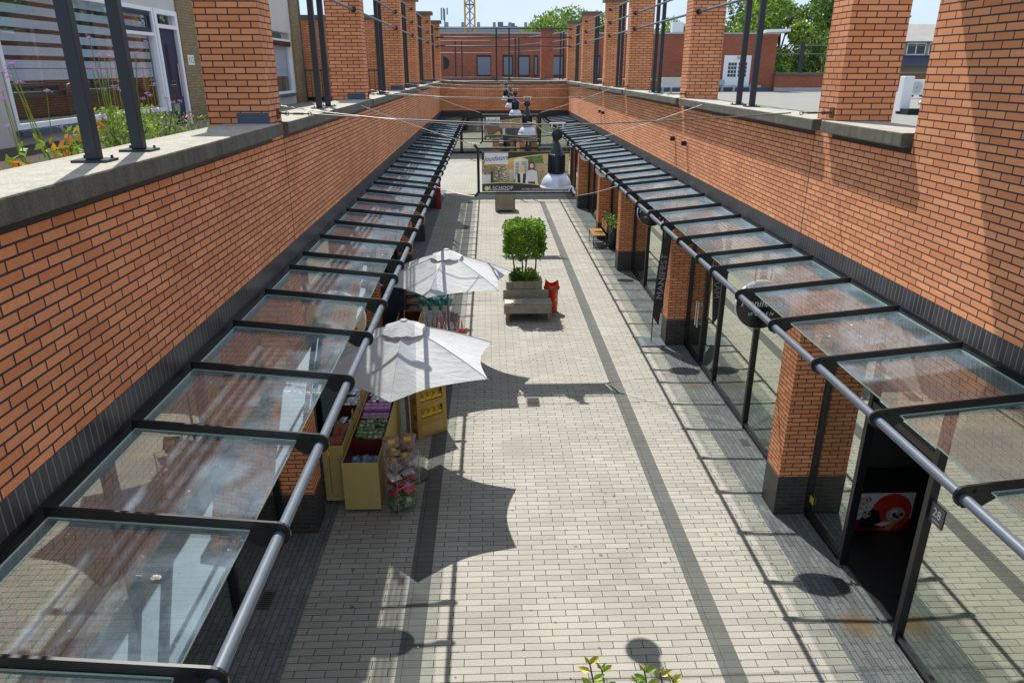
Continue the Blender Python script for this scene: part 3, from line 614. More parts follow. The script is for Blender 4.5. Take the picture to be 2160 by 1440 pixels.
t = thing('apartment_block', 'long low grey apartment block on the horizon behind the crane', 'building', (-2, 150, 0))
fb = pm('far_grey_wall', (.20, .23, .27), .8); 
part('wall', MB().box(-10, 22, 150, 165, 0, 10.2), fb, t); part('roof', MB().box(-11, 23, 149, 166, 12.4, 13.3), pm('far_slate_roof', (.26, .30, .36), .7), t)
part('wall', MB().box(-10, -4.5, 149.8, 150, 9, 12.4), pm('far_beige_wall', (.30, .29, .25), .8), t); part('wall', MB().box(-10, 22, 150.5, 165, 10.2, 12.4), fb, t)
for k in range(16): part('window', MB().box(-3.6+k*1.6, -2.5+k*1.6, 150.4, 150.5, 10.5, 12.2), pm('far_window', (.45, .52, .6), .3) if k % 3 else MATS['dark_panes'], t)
for k in range(8): part('chimney', MB().tube([(-8+k*3.1, 153, 13.3), (-8+k*3.1, 153, 14.3)], .3, 8), fb, t)
t = thing('tower_block', 'dark stepped tower block far away on the horizon', 'building', (6.5, 300, 0))
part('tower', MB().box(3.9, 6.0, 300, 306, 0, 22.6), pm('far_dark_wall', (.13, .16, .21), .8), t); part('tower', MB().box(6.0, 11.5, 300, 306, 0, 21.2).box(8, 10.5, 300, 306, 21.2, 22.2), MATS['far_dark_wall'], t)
t = thing('tower_crane', 'yellow lattice mast of a tower crane against the sky', 'crane', (-2.96, 130, 0))
cy = pm('crane_yellow', (.62, .30, .02), .5); x0, x1 = -3.78, -2.15
for x in (x0, x1):
    for y in (130, 131.6): part('mast_chord', MB().box(x-.12, x+.12, y-.12, y+.12, 0, 30), cy, t)
for y in (130, 131.6):
    mb = MB()
    for k in range(17):
        z = k*1.75; mb.tube([(x0, y, z), (x1, y, z+1.75)], .045, 5); mb.tube([(x1, y, z), (x0, y, z+1.75)], .045, 5)
        if k % 3 == 0: mb.tube([(x0, y, z), (x1, y, z)], .07, 5)
    part('bracing', mb, pm('crane_grey', (.15, .12, .08), .6), t)
part('ladder', MB().box(-3.1, -2.85, 130.8, 130.85, 0, 30), pm('crane_ladder', (.25, .32, .4), .5), t)
t = thing('antenna_mast', 'thin phone antenna mast with panels above the apartment roof', 'antenna', (-7.8, 140, 0))
part('pole', MB().tube([(-7.7, 140, 0), (-7.7, 140, 15.7)], .12, 8), fb, t)
for dx in (-.55, -.15, .5): part('panel', MB().box(-7.7+dx-.12, -7.7+dx+.12, 139.8, 140, 13.9 if dx < .4 else 14.8, 15.9), fb, t)

# ------------------------------------------------------------------ trees
def leafcloud(mb, pts, size, mi=0):
    for p in pts:
        s = size*random.uniform(.6, 1.3); a = Vector((random.gauss(0, 1), random.gauss(0, 1), random.gauss(0, .7)+.3)).normalized(); b = a.orthogonal().normalized(); b = (Matrix.Rotation(random.uniform(0, 6.28), 3, a) @ b); c = a.cross(b)
        p = Vector(p); o = len(mb.v); mb.v += [p-b*s, p+c*s*.45, p+b*s, p-c*s*.45]; mb.f.append([o, o+1, o+2, o+3]); mb.m.append(mi); mb.sm.append(False)
def tree(x, y, base, h, r, label, mat, n=5200, trunk_h=None, seed=1, size=.22, group='trees behind the rooftops'):
    random.seed(seed); t = thing('tree', label, 'tree', (x, y, base), group)
    th = trunk_h or h*.35; tr = MB().tube([(x, y, base), (x+.1, y, base+th), (x, y+.2, base+h*.8)], [h*.03, h*.022, .04], 8); cl = []
    for k in range(11):
        a = random.uniform(0, 6.28); zz = random.uniform(th*.9, h*.85); rr = r*random.uniform(.35, .8)*(1-abs(zz-h*.55)/h*.7); c = Vector((x+rr*math.cos(a), y+rr*math.sin(a), base+zz)); cl.append((c, r*random.uniform(.28, .5)))
        tr.tube([(x, y, base+zz*.65), ((x+c.x)/2, (y+c.y)/2, base+zz*.85), tuple(c)], [.12, .08, .03], 6)
    for k in range(9): a = random.uniform(0, 6.28); cl.append((Vector((x+r*.75*math.cos(a), y+r*.75*math.sin(a), base+th+random.uniform(0, h*.45))), r*random.uniform(.15, .3)))
    cl.append((Vector((x, y, base+h*.86)), r*.38)); part('trunk', tr, bark, t); pts = []
    tot = sum(c[1]**2 for c in cl)
    for c, cr in cl:
        for _ in range(int(n*cr*cr/tot)):
            d = Vector((random.gauss(0, 1), random.gauss(0, 1), random.gauss(0, .8))).normalized()*cr*random.uniform(.55, 1.05)**.5*random.uniform(.8, 1.05); pts.append(c+d)
    m = MB(); leafcloud(m, pts, size); m.keep = True; part('crown', m, mat, t); return t
A = tree(7.2, 80, 0, 11.9, 4.2, 'broad bright green tree right of the crane', leaf2, 6500, seed=3)
B = tree(27.5, 75, 0, 13.5, 4.4, 'tall green tree rising behind the end of the red brick building', leaf2, 7500, seed=5)
Cc = tree(36, 80, 0, 15, 5.0, 'dark green tree with airy gaps behind the roof railing', leaf3, 8000, seed=8)
for src, x, y, sc, rz, lab in ((A, 9.4, 84, 1.04, 2.1, 'green tree top right behind the broad bright tree'), (A, 3.8, 79, .80, 1.1, 'low green tree between the crane and the broad tree'), (A, 16.3, 80, .86, 4, 'green tree top seen between two posts over the red wall'),
        (A, 20.3, 85, .95, 3, 'green tree left of the white awning'), (A, -5.2, 72, .70, 3.3, 'small green treetop at the left end of the far rails'), (B, 33, 86, 1.0, 2.2, 'leafy tree between the tall tree and the airy dark tree'), (B, 40.0, 84, 1.08, 1.0, 'tree right of the airy dark tree'),
        (Cc, 46, 95, 1.1, 2.0, 'dark tree rising over the terraced house'), (Cc, 29.5, 90, .95, 4.0, 'dark tree behind the far roof railing posts'), (Cc, 24.9, 84, .72, 1.0, 'low dark tree at the end of the red building'), (A, 6.3, 110, .84, 5.0, 'low treetop beside the tower block'), (Cc, 32, 72, .62, 1.0, 'low dark bush-like tree directly behind the parapet')):
    dup(src, (x, y, 0), lab, rz=rz, scale=sc)
# ------------------------------------------------------------------ pendant lamps on span cables
def lamp(y, x=.77, zb=4.52):
    t = thing('pendant_lamp', '', 'lamp', (x, y, zb), 'dome lamps hanging on cables over the street')
    r = .175
    pr = [(r+.012, 0), (r+.012, .012)]+[(r*math.cos(a), .012+.165*math.sin(a)) for a in [k*math.pi/2/9*.92 for k in range(10)]]
    part('lamp_shade', MB().lathe([(r-.004, .004)]+pr, (x, y, zb), 36), lampdome, t)
    part('lens', MB().lathe([(0, -.012), (.1, -.01), (r, .004)], (x, y, zb), 28), pm('lamp_lens', (.05, .05, .055), .2), t)
    hb_ = MB().lathe([(.085, .155), (.085, .165), (.09, .17), (.09, .37), (.082, .372), (.075, .39), (.03, .50), (.02, .51), (0, .51)], (x, y, zb), 24)
    for k in range(24): a = k*math.pi/12; hb_.obox((x+.093*math.cos(a), y+.093*math.sin(a), zb+.27), (.012, .008, .2), (0, 0, a))
    part('gear_housing', hb_, steel_navy, t)
    part('swivel', MB().lathe([(0, -.03), (.055, -.03), (.06, -.02), (.06, .02), (.055, .03), (0, .03)], (x, y, zb+.585), 20, axis='Y').tube([(x, y, zb+.5), (x, y, zb+.53)], .02, 8), steel_navy, t)
    b = MB(); b.box(x-.09, x+.09, y-.03, y+.03, zb+.70, zb+.715); b.box(x-.07, x-.055, y-.02, y+.02, zb+.66, zb+.70); b.box(x+.055, x+.07, y-.02, y+.02, zb+.66, zb+.70); b.tube([(x, y, zb+.64), (x, y, zb+.7)], .012, 6)
    part('cable_clamp', b, steel_br, t)
    part('supply_wire', MB().tube([(x-.06, y, zb+.60), (x-.12, y, zb+.60), (x-.19, y, zb+.65), (x-.24, y, zb+.70), (x-.34, y, zb+.72)], .007, 6), wirem, t)
    return t
LA = [8.3, 14.7, 21.0, 25.4, 31.6]
l0 = lamp(LA[0]); names = ['largest dome lamp with dark ribbed housing nearest in the row', 'second dome lamp hanging just behind the nearest one', 'third dome lamp from the front of the hanging row', 'fourth dome lamp, last but one in the hanging row', 'farthest dome lamp in the hanging row over the street']
l0['label'] = names[0]
for k in range(1, 5): dup(l0, (.77-.01*k, LA[k], 4.57), names[k])
def sag(a, b, s, n=14): a = Vector(a); b = Vector(b); return [a.lerp(b, i/n)+Vector((0, 0, -s*4*(i/n)*(1-i/n))) for i in range(n+1)]
for k, y in enumerate(LA):
    z = (4.52 if k == 0 else 4.57)+.69
    t = thing('suspension_cable', '%s steel cable spanning between brick pillars with hooks and clips' % ordn[min(k, 4)], 'cable', (XL, y, 5.2), 'cables carrying the lamps')
    m = MB().tube(sag((XL+.35, y+.05, 5.33), (.77, y, z), .015), .0075, 6).tube(sag((.77, y, z), (XR-.45, y+.1, 5.33), .015), .0075, 6)
    part('cable', m, pm('cable_grey', (.16, .14, .13), .5, metal=.3), t)
    part('supply_wire', MB().tube(sag((XL+.02, y+.05, 5.42), (.5, y, z-.01), .05), .005, 5), wirem, t)
    for x0, s in ((XL, 1), (XR, -1)):
        part('wall_plate', MB().box(x0 if s > 0 else x0-.01, x0+.01 if s > 0 else x0, y+.0, y+.1, 5.28, 5.39), rust, t)
        m = MB().tube([(x0+s*.01, y+.05, 5.34), (x0+s*.10, y+.05, 5.335)], .012, 6).tube([(x0+s*.10, y+.05, 5.335), (x0+s*.35, y+.05, 5.33)], .007, 6)
        m.lathe([(.018, -.005), (.026, 0), (.018, .005), (.018, -.005)], (x0+s*.10, y+.05, 5.335), 10, axis='Y'); m.lathe([(.018, -.005), (.026, 0), (.018, .005), (.018, -.005)], (x0+s*.35, y+.05, 5.33), 10, axis='Y'); m.tube([(x0+s*.17, y+.05, 5.333), (x0+s*.28, y+.05, 5.331)], .012, 6)
        part('turnbuckle', m, rust, t)

# ------------------------------------------------------------------ hanging banners
def banner(Y, a, b, z0, z1, label, kind):
    t = thing('hanging_banner', label, 'banner', ((a+b)/2, Y, z0), 'banners strung across the street')
    fr = MB(); r = .024
    for p, q in (((a, z0), (b, z0)), ((a, z1), (b, z1))): fr.tube([(p[0], Y, p[1]), (q[0], Y, q[1])], r, 8)
    part('frame_rail', fr, steel_navy, t)
    for x in (a, b):
        s = -1 if x == a else 1
        part('frame_post', MB().tube([(x+s*.07, Y, z0-.07), (x, Y, z0+.02), (x, Y, z1-.02), (x+s*.07, Y, z1+.07)], .027, 8), steel_bk, t)
    pa, pb, pz0, pz1 = a+.07, b-.06, z0+.05, z1-.06; w = pb-pa; h = pz1-pz0
    P = lambda u, v: (pa+u*w, pz0+v*h); mats = []; m = MB(); lay = [0]
    def col(c):
        c = tuple(c); 
        for i, (cc, _) in enumerate(mats):
            if cc == c: return i
        mats.append((c, pm('print_%d' % len(MATS), tuple(min(.9, q*1.9) for q in c), .55, var=.03))); return len(mats)-1
    def pl(pts, c):
        lay[0] += 1; y = Y-.002-.0006*lay[0]; m.poly([(P(u, v)[0], y, P(u, v)[1]) for u, v in pts], col(c))
    def rc(u0, v0, u1, v1, c): pl([(u0, v0), (u1, v0), (u1, v1), (u0, v1)], c)
    def elp(u, v, ru, rv, c, n=16): pl([(u+ru*math.cos(k*2*math.pi/n), v+rv*math.sin(k*2*math.pi/n)) for k in range(n)], c)
    sheet = MB().box(pa, pb, Y-.0015, Y+.003, pz0, pz1)
    rnd = random.Random(4 if kind == 1 else 9)
    if kind == 1:
        rc(0, .15, 1, .9, (.30, .23, .13)); rc(.0, .15, .28, .62, (.22, .19, .13)); rc(.28, .45, .36, .88, (.42, .27, .10)); rc(.62, .5, 1, .9, (.36, .30, .16)); rc(.5, .7, .70, .92, (.14, .16, .10))
        for k in range(70):
            u = rnd.uniform(.0, .3); v = rnd.uniform(.2, .6); rc(u, v, u+rnd.uniform(.008, .03), v+rnd.uniform(.01, .035), rnd.choice([(.5, .45, .35), (.08, .07, .05), (.35, .3, .2), (.6, .55, .45), (.12, .10, .06)]))
        for k in range(14): u = .24+.05*(k % 2); rc(u, .2+.025*k, u+.045, .215+.025*k, (.6, .56, .48)); rc(.32, .25+.022*k, .37, .262+.022*k, (.55, .5, .42))
        rc(.0, .15, .1, .42, (.5, .55, .6)); rc(.1, .2, .13, .5, (.04, .05, .04)); rc(.19, .32, .2, .55, (.04, .04, .04))
        pl([(.365, .3), (.53, .3), (.53, .80), (.45, .86), (.365, .80)], (.55, .62, .72)); rc(.385, .35, .425, .74, (.25, .25, .18)); rc(.46, .4, .515, .76, (.3, .28, .2))
        for k in range(5): rc(.365, .4+.08*k, .53, .41+.08*k, (.6, .68, .78))
        for k in range(26): u = rnd.uniform(.54, .68); v = rnd.uniform(.74, .93); pl([(u, v), (u+.03, v+.035), (u+.012, v-.02)], rnd.choice([(.08, .22, .04), (.12, .32, .06), (.04, .12, .02)]))
        for k in range(60): u = rnd.uniform(.66, .98); v = rnd.uniform(.25, .72); rc(u, v, u+.012, v+.03, rnd.choice([(.05, .05, .04), (.45, .38, .2), (.1, .09, .06), (.6, .55, .4)]))
        # two shop keepers printed on the banner
        def keeper(u, top, hair, vest, shirt, hl):
            elp(u, top-.07, .034, .085, hair); rc(u-.034, top-hl, u+.034, top-.07, hair); pl([(u-.075, .14), (u-.06, top-.24), (u-.02, top-.19), (u+.02, top-.19), (u+.06, top-.24), (u+.075, .14)], shirt)
            if vest: pl([(u-.045, .14), (u-.05, top-.22), (u-.018, top-.2), (u-.01, .14)], vest); pl([(u+.01, .14), (u+.018, top-.2), (u+.05, top-.22), (u+.045, .14)], vest)
            else: rc(u-.04, .14, u+.04, .25, (.03, .025, .025))
            elp(u, top-.09, .022, .06, (.62, .38, .28)); rc(u-.012, top-.135, u+.012, top-.128, (.5, .15, .12)); rc(u-.012, top-.08, u-.006, top-.074, (.05, .03, .02)); rc(u+.006, top-.08, u+.012, top-.074, (.05, .03, .02))
        keeper(.455, .66, (.55, .42, .25), (.02, .02, .025), (.62, .66, .72), .22); keeper(.57, .74, (.10, .045, .03), None, (.58, .60, .63), .21)
    else:
        rc(0, .15, 1, .9, (.13, .09, .07)); rc(.3, .5, .95, .88, (.3, .22, .14)); rc(.3, .15, .7, .5, (.06, .06, .08))
        for k in range(80): u = rnd.uniform(.28, .92); v = rnd.uniform(.52, .84); rc(u, v, u+.012, v+rnd.uniform(.05, .14), rnd.choice([(.5, .4, .25), (.35, .22, .1), (.6, .5, .4), (.15, .1, .07), (.45, .28, .12)]))
        for k in range(5): pl([(.0+k*.018, .2), (.012+k*.018, .2), (.0+k*.01, .55), (-.0+k*.01-.001, .55)], (.55, .5, .52) if k % 2 else (.22, .04, .1))
        pl([(.16, .2), (.32, .2), (.3, .36), (.26, .38)], (.5, .28, .07)); rc(.35, .2, .4, .5, (.4, .42, .48)); elp(.45, .26, .04, .08, (.25, .33, .36)); elp(.55, .28, .02, .02, (.7, .7, .7)); elp(.87, .68, .015, .04, (.6, .2, .05)); rc(.92, .3, .99, .85, (.4, .35, .3))
        for k in range(20): rc(rnd.uniform(.4, .7), rnd.uniform(.2, .46), rnd.uniform(.4, .7), rnd.uniform(.2, .46), rnd.choice([(.05, .05, .07), (.12, .1, .12)]))
    # dark sweeping bands with lime edge
    n = 20; fb = lambda u: .155+.06*math.sin(math.pi*(u*1.25+.18)); ft = lambda u: (.80+.15*min(1, max(0, (u-.25)/.45))**.7 if u > .25 else .80)
    lime = (.42, .45, .08); dk = (.022, .024, .030)
    pl([(k/n, fb(k/n)+.018) for k in range(n+1)]+[(1, 0), (0, 0)], lime); pl([(k/n, fb(k/n)) for k in range(n+1)]+[(1, 0), (0, 0)], dk)
    pl([(0, 1)]+[(k/n, ft(k/n)-.022) for k in range(n+1)]+[(1, 1)], lime); pl([(0, 1)]+[(k/n, ft(k/n)) for k in range(n+1)]+[(1, 1)], dk)
    elp(.055, .075, .026, .055, (.5, .5, .08)); elp(.05, .07, .016, .034, (.30, .33, .05)); elp(.06, .085, .010, .02, (.55, .55, .15))
    L_ = col((.62, .62, .50)); lay[0] += 2; y = Y-.002-.0006*lay[0]
    c = P(.195, .088); text(m, 'DE SCHOOF', .105*h/.82, MY(c[0], y, c[1]), L_, xs=1.05)
    c = P(.195, .035); text(m, 'WINKELCENTRUM', .038*h/.82, MY(c[0], y, c[1]), L_, xs=1.35)
    c = P(.76, .055); text(m, 'ALTIJD GEZELLIG EN ALLES BIJ ELKAAR!', .052*h/.82, MY(c[0], y, c[1]), L_, xs=1.25)
    pr = part('printed_cloth', sheet, pm('banner_cloth', (.25, .2, .14), .6), t); part('print', m, [q[1] for q in mats], pr)
    m2 = MB(); c0 = P(.03, .70); c1 = P(.30, .985); y -= .006; nn = 10
    for k in range(nn):
        u0 = c0[0]+(c1[0]-c0[0])*k/nn; u1 = c0[0]+(c1[0]-c0[0])*(k+1)/nn; g = lambda q: .012*math.sin(math.pi*q/nn)
        m2.add([(u0, y, c0[1]-.012+g(k)), (u1, y, c0[1]-.012+g(k+1)), (u1, y, c1[1]), (u0, y, c1[1])], [(0, 1, 2, 3)])
    pan = part('name_panel', m2, pm('white_panel', (.92, .93, .97), .6, var=.02), t); m3 = MB(); cx = (c0[0]+c1[0])/2; cz = (c0[1]+c1[1])/2
    if kind == 1: text(m3, 'Joodstore', .135, MY(cx, y-.003, cz, .08), 0, shear=.45, xs=.92)
    else: text(m3, 'shoeby', .16, MY(cx, y-.003, cz), 0, xs=1.0); text(m3, 'eindeloos', .03, MY(cx+.04, y-.003, cz-.08), 0)
    part('lettering', m3, MATS['black_ink'], pan)
    m4 = MB()
    for k in range(9):
        x = pa+w*(k+.5)/9
        for z in (z0, z1): m4.tube([(x, Y-.03, z-.03), (x, Y-.03, z+.03)], .006, 4)
    part('lacing', m4, steel_bk, t)
    # four stay wires
    for (x, z, s) in ((a-.07, z0-.07, -1), (b+.07, z0-.07, 1), (a-.07, z1+.07, -1), (b+.07, z1+.07, 1)):
        xe = (-1.12 if s < 0 else 2.68) if z < (z0+z1)/2 else (XL+.1 if s < 0 else XR-.1); ze = 3.53 if z < (z0+z1)/2 else 5.2
        part('stay_wire', MB().tube(sag((x, Y, z), (xe, Y+(.3 if z < (z0+z1)/2 else -1.4), ze), .03, 8), .0075, 5), wirem, t)
banner(14.6, -.22, 1.66, 3.44, 4.32, 'large hanging banner with two smiling shopkeepers and a white name panel', 1)
banner(24.9, -.22, 1.66, 3.50, 4.36, 'smaller farther hanging banner showing clothes racks and a shoeby panel', 2)

# ------------------------------------------------------------------ round hanging signs
def rsign(x, y, z, r, label, mat, words=(), wcol=None, arm=True):
    t = thing('round_sign', label, 'sign', (x, y, z), 'round signs hanging under the canopy')
    part('disc', MB().lathe([(0, -.05), (r-.01, -.05), (r, -.04), (r, .04), (r-.01, .05), (0, .05)], (x, y, z), 40, axis='Y'), mat, t)
    part('rim', MB().lathe([(r+.002, -.03), (r+.006, -.03), (r+.006, .03), (r+.002, .03), (r+.002, -.03)], (x, y, z), 40, axis='Y'), white, t)
    m = MB()
    for w, s, dz, sh in words: text(m, w, s, MY(x, y-.056, z+dz), 0, shear=sh)
    if words: part('lettering', m, wcol or white, t)
    part('bracket', MB().tube([(x-.1, y, z+r), (x-.1, y, 3.5)], .012, 6).tube([(x+.1, y, z+r), (x+.1, y, 3.5)], .012, 6), steel_bk, t); return t
gb = pm('gloss_black', (.012, .012, .014), .2); 
rsign(3.40, 8.45, 3.02, .31, 'black round sign reading Manifesto women beside the near brick pier', gb, (('Manifesto', .135, .03, .15), ('W O M E N', .065, -.11, .2)))
rsign(3.42, 14.9, 2.98, .30, 'black round sign under the canopy above the feather flag', gb, (('Manifesto', .14, .03, .15), ('W O M E N', .07, -.11, .2)))
rsign(3.42, 21.6, 3.0, .24, 'white half hidden round sign under the canopy beyond the slatted bench', white)
rsign(3.45, 25.9, 2.95, .22, 'farthest small white round sign under the right canopy', white)
t = rsign(-1.77, 7.75, 3.12, .33, 'pale yellow round sign with red lettering under the left canopy', pm('pale_yellow_sign', (.55, .5, .28), .6))
m = MB()
for k in range(11): a = math.radians(205+k*13); m.obox((-1.77+.25*math.cos(a), 7.694, 3.12+.25*math.sin(a)), (.028, .003, .05), (0, -a, 0))
for k in range(7): m.obox((-1.92+k*.05, 7.694, 3.17), (.02, .003, .10), (0, .35, 0))
m.obox((-1.95, 7.694, 3.33), (.09, .003, .03), (0, .5, 0)); m.obox((-1.6, 7.694, 3.33), (.09, .003, .03), (0, -.5, 0)); part('lettering', m, redp, t)
# small spotlights and house number
for (y, z, lab) in ((15.31, 4.44, 'left one of the nearer pair of small wall lights'), (14.38, 4.43, 'right one of the nearer pair of small wall lights'), (25.75, 4.42, 'left one of the farther pair of small wall lights'), (24.99, 4.42, 'right one of the farther pair of small wall lights')):
    t = thing('wall_light', lab, 'light', (XR, y, z), 'small lights on the sunlit wall'); part('body', MB().box(XR-.10, XR-.02, y-.04, y+.04, z-.05, z+.04), steel_bk, t); part('cap', MB().box(XR-.11, XR-.02, y-.045, y+.045, z+.04, z+.05), steel_br, t); part('arm', MB().box(XR-.02, XR, y-.02, y+.02, z-.03, z), steel_bk, t)
m = MB().box(4.355, 4.362, 5.67, 5.875, 1.60, 1.81); text(m, '28', .13, MXn(4.352, 5.77, 1.72), 1); m.box(4.352, 4.355, 5.71, 5.82, 1.635, 1.642, 1)
solo('number_sign', m, [pm('grey_sign', (.10, .10, .115), .4), white], 'grey square sign reading 28 on the shop window glass', 'sign')
m = MB().poly([(4.34, 6.35, 2.72), (4.34, 7.05, 3.35), (4.34, 8.2, 3.35), (4.34, 8.2, 2.72)]); text(m, 'Manifesto', .26, MXn(4.332, 7.45, 3.12), 1, shear=.2); text(m, 'W O M E N', .17, MXn(4.332, 7.4, 2.87), 1, shear=.2)
solo('window_panel', m, [white, pm('violet_ink', (.06, .05, .10), .6)], 'translucent white shop panel with dark violet name lettering over the door', 'sign')

# ice cream freezer with printed front inside the open shop door
t = thing('ice_cream_freezer', 'ice cream freezer with red and white front inside the open doorway', 'freezer', (5.2, 8.0, 0)); Y = 7.85
part('body', MB().box(4.62, 5.95, Y, Y+.6, 0.02, .62), pm('freezer_body', (.03, .03, .035), .4), t)
m = MB(); fx = lambda u: 4.73+u*.84; fz = lambda v: .02+v*.58; fm = [white, redp, pm('choc', (.02, .012, .008), .35), pm('cream_swirl', (.6, .5, .38), .6), pm('cone_gold', (.55, .33, .05), .6), pm('frz_red_dark', (.25, .012, .012), .5)]
def fe(u, v, ru, rv, mi, l, a0=0, a1=2*math.pi): m.poly([(fx(u+ru*math.cos(a0+(a1-a0)*k/24)), Y-.004-.001*l, fz(v+rv*math.sin(a0+(a1-a0)*k/24))) for k in range(24)], mi)
m.poly([(fx(0), Y-.003, fz(0)), (fx(1), Y-.003, fz(0)), (fx(1), Y-.003, fz(1)), (fx(0), Y-.003, fz(1))], 0)
m.poly([(fx(0), Y-.004, fz(.0)), (fx(1), Y-.004, fz(.0)), (fx(1), Y-.004, fz(.3)), (fx(.12), Y-.004, fz(.3)), (fx(0), Y-.004, fz(.5))], 5)
fe(.66, .46, .33, .52, 1, 2); m.poly([(fx(.18), Y-.0075, fz(.06)), (fx(.50), Y-.0075, fz(.06)), (fx(.52), Y-.0075, fz(.3)), (fx(.46), Y-.0075, fz(.52)), (fx(.36), Y-.0075, fz(.58)), (fx(.24), Y-.0075, fz(.5)), (fx(.18), Y-.0075, fz(.3))], 2); fe(.27, .44, .07, .10, 3, 5); fe(.24, .5, .02, .03, 2, 6); fe(.31, .46, .02, .03, 2, 6)
m.poly([(fx(.62), Y-.0075, fz(.0)), (fx(.68), Y-.0075, fz(.0)), (fx(.84), Y-.0075, fz(.28)), (fx(.62), Y-.0075, fz(.34))], 4); fe(.74, .42, .15, .2, 3, 5)
for q in range(14): fe(.74+.10*math.cos(q*2.4)*(q/14), .46+.15*math.sin(q*2.4)*(q/14), .03, .04, (0, 2, 3)[q % 3], 6+q*.3)
m.poly([(fx(.42), Y-.0085, fz(.16)), (fx(.56), Y-.0085, fz(.10)), (fx(.72), Y-.0085, fz(.2)), (fx(.58), Y-.0085, fz(.24))], 0)
def heart(cu, cv, s, mi, l): m.poly([(fx(cu+s*.085*math.sin(a)**3*1.25), Y-.006-.001*l, fz(cv+s*.10*(13*math.cos(a)-5*math.cos(2*a)-2*math.cos(3*a)-math.cos(4*a))/16)) for a in [k*2*math.pi/28 for k in range(28)]], mi)
for i, s in enumerate((1.25, .98, .72, .45)): heart(.18, .80, s, 1 if i % 2 == 0 else 0, i)
text(m, 'OLA', .075, MY(fx(.18), Y-.012, fz(.62)), 1, xs=1.1); part('printed_front', m, fm, t)

# ------------------------------------------------------------------ feather flag
t = thing('feather_flag', 'dark grey feather flag with white vertical lettering beside a brick pier', 'flag', (3.6, 14.92, 0))
part('base_plate', MB().obox((3.62, 14.92, .02), (.56, .52, .03)), pm('grey_base', (.14, .16, .18), .4), t, bevel=.01)
curve = [(3.62, 0.03), (3.615, .6), (3.63, 1.2), (3.66, 1.8), (3.72, 2.3), (3.80, 2.58), (3.88, 2.66)]
part('pole', MB().tube([(x, 14.92, z) for x, z in curve], [.012, .012, .011, .010, .008, .007, .006], 8), steel_bk, t)
top = [(3.617, .62), (3.63, 1.2), (3.66, 1.8), (3.72, 2.3), (3.80, 2.58), (3.88, 2.66)]; m = MB(); m.prism(top+[(3.90, 2.4), (3.86, 1.6), (3.80, .9), (3.76, .42)], 14.918, 14.922, 'Y')
cl = part('flag_cloth', m, pm('flag_cloth', (.035, .032, .038), .7, var=.4, scale=3), t); m = MB(); text(m, 'MANIFEST', .19, Matrix.Translation((3.755, 14.912, 1.55)) @ Matrix.Rotation(math.pi/2, 4, 'X') @ Matrix.Rotation(math.pi/2-.05, 4, 'Z'), 0, xs=1.2)
part('lettering', m, pm('faded_white', (.36, .36, .38), .7, var=.5, scale=14), cl)

# ------------------------------------------------------------------ bench and flowers on the right, red panel
t = thing('slatted_bench', 'small bench with orange slats on a thin black steel frame', 'bench', (3.85, 24.6, 0))
for k in range(5): part('slat', MB().box(3.56+k*.085, 3.63+k*.085, 24.0, 25.15, .43, .46), wood_or, t)
for k in range(3): part('slat', MB().box(4.0, 4.02, 24.0, 25.15, .55+k*.1, .63+k*.1), wood_or, t, 'backrest slat')
fr = MB()
for y in (24.02, 25.13): fr.tube([(3.57, y, 0), (3.57, y, .43), (4.0, y, .43), (4.02, y, .9)], .015, 6).tube([(4.0, y, 0), (4.0, y, .43)], .015, 6).tube([(3.57, y, .02), (4.0, y, .02)], .012, 6)
part('frame', fr, steel_bk, t)
t = thing('flower_trough', 'tall planter with pink and white flowers behind the slatted bench', 'plant', (4.2, 24.3, 0))
part('pot', MB().lathe([(0, .02), (.12, .02), (.16, .75), (.14, .75), (.12, .7), (0, .7)], (4.2, 23.9, 0), 20), pm('dark_green_pot', (.03, .045, .035), .5), t)
m = MB(); leafcloud(m, [(4.18+random.gauss(0, .09), 24.3+random.gauss(0, .4), .95+random.gauss(0, .10)) for _ in range(420)], .05); part('foliage', m, leaf, t)
m = MB()
for k in range(46): leafcloud(m, [(4.14+random.gauss(0, .08), 24.3+random.gauss(0, .42), 1.0+random.gauss(0, .11))]*3, .035, k % 2)
part('flower', m, [pink, white], t)
solo('standing_panel', MB().box(-2.36, -2.14, 31.50, 31.56, 0.004, 2.3), redd, 'dark red upright panel beside the far left brick pier', 'panel', bevel=.01)
solo('blue_banner', MB().prism([(4.1, .6), (4.16, .6), (4.16, 3.1), (4.1, 3.1)], 32.9, 33.0, 'Y'), pm('blue_cloth', (.05, .10, .45), .7), 'narrow blue vertical banner at a shop near the far banner', 'banner')

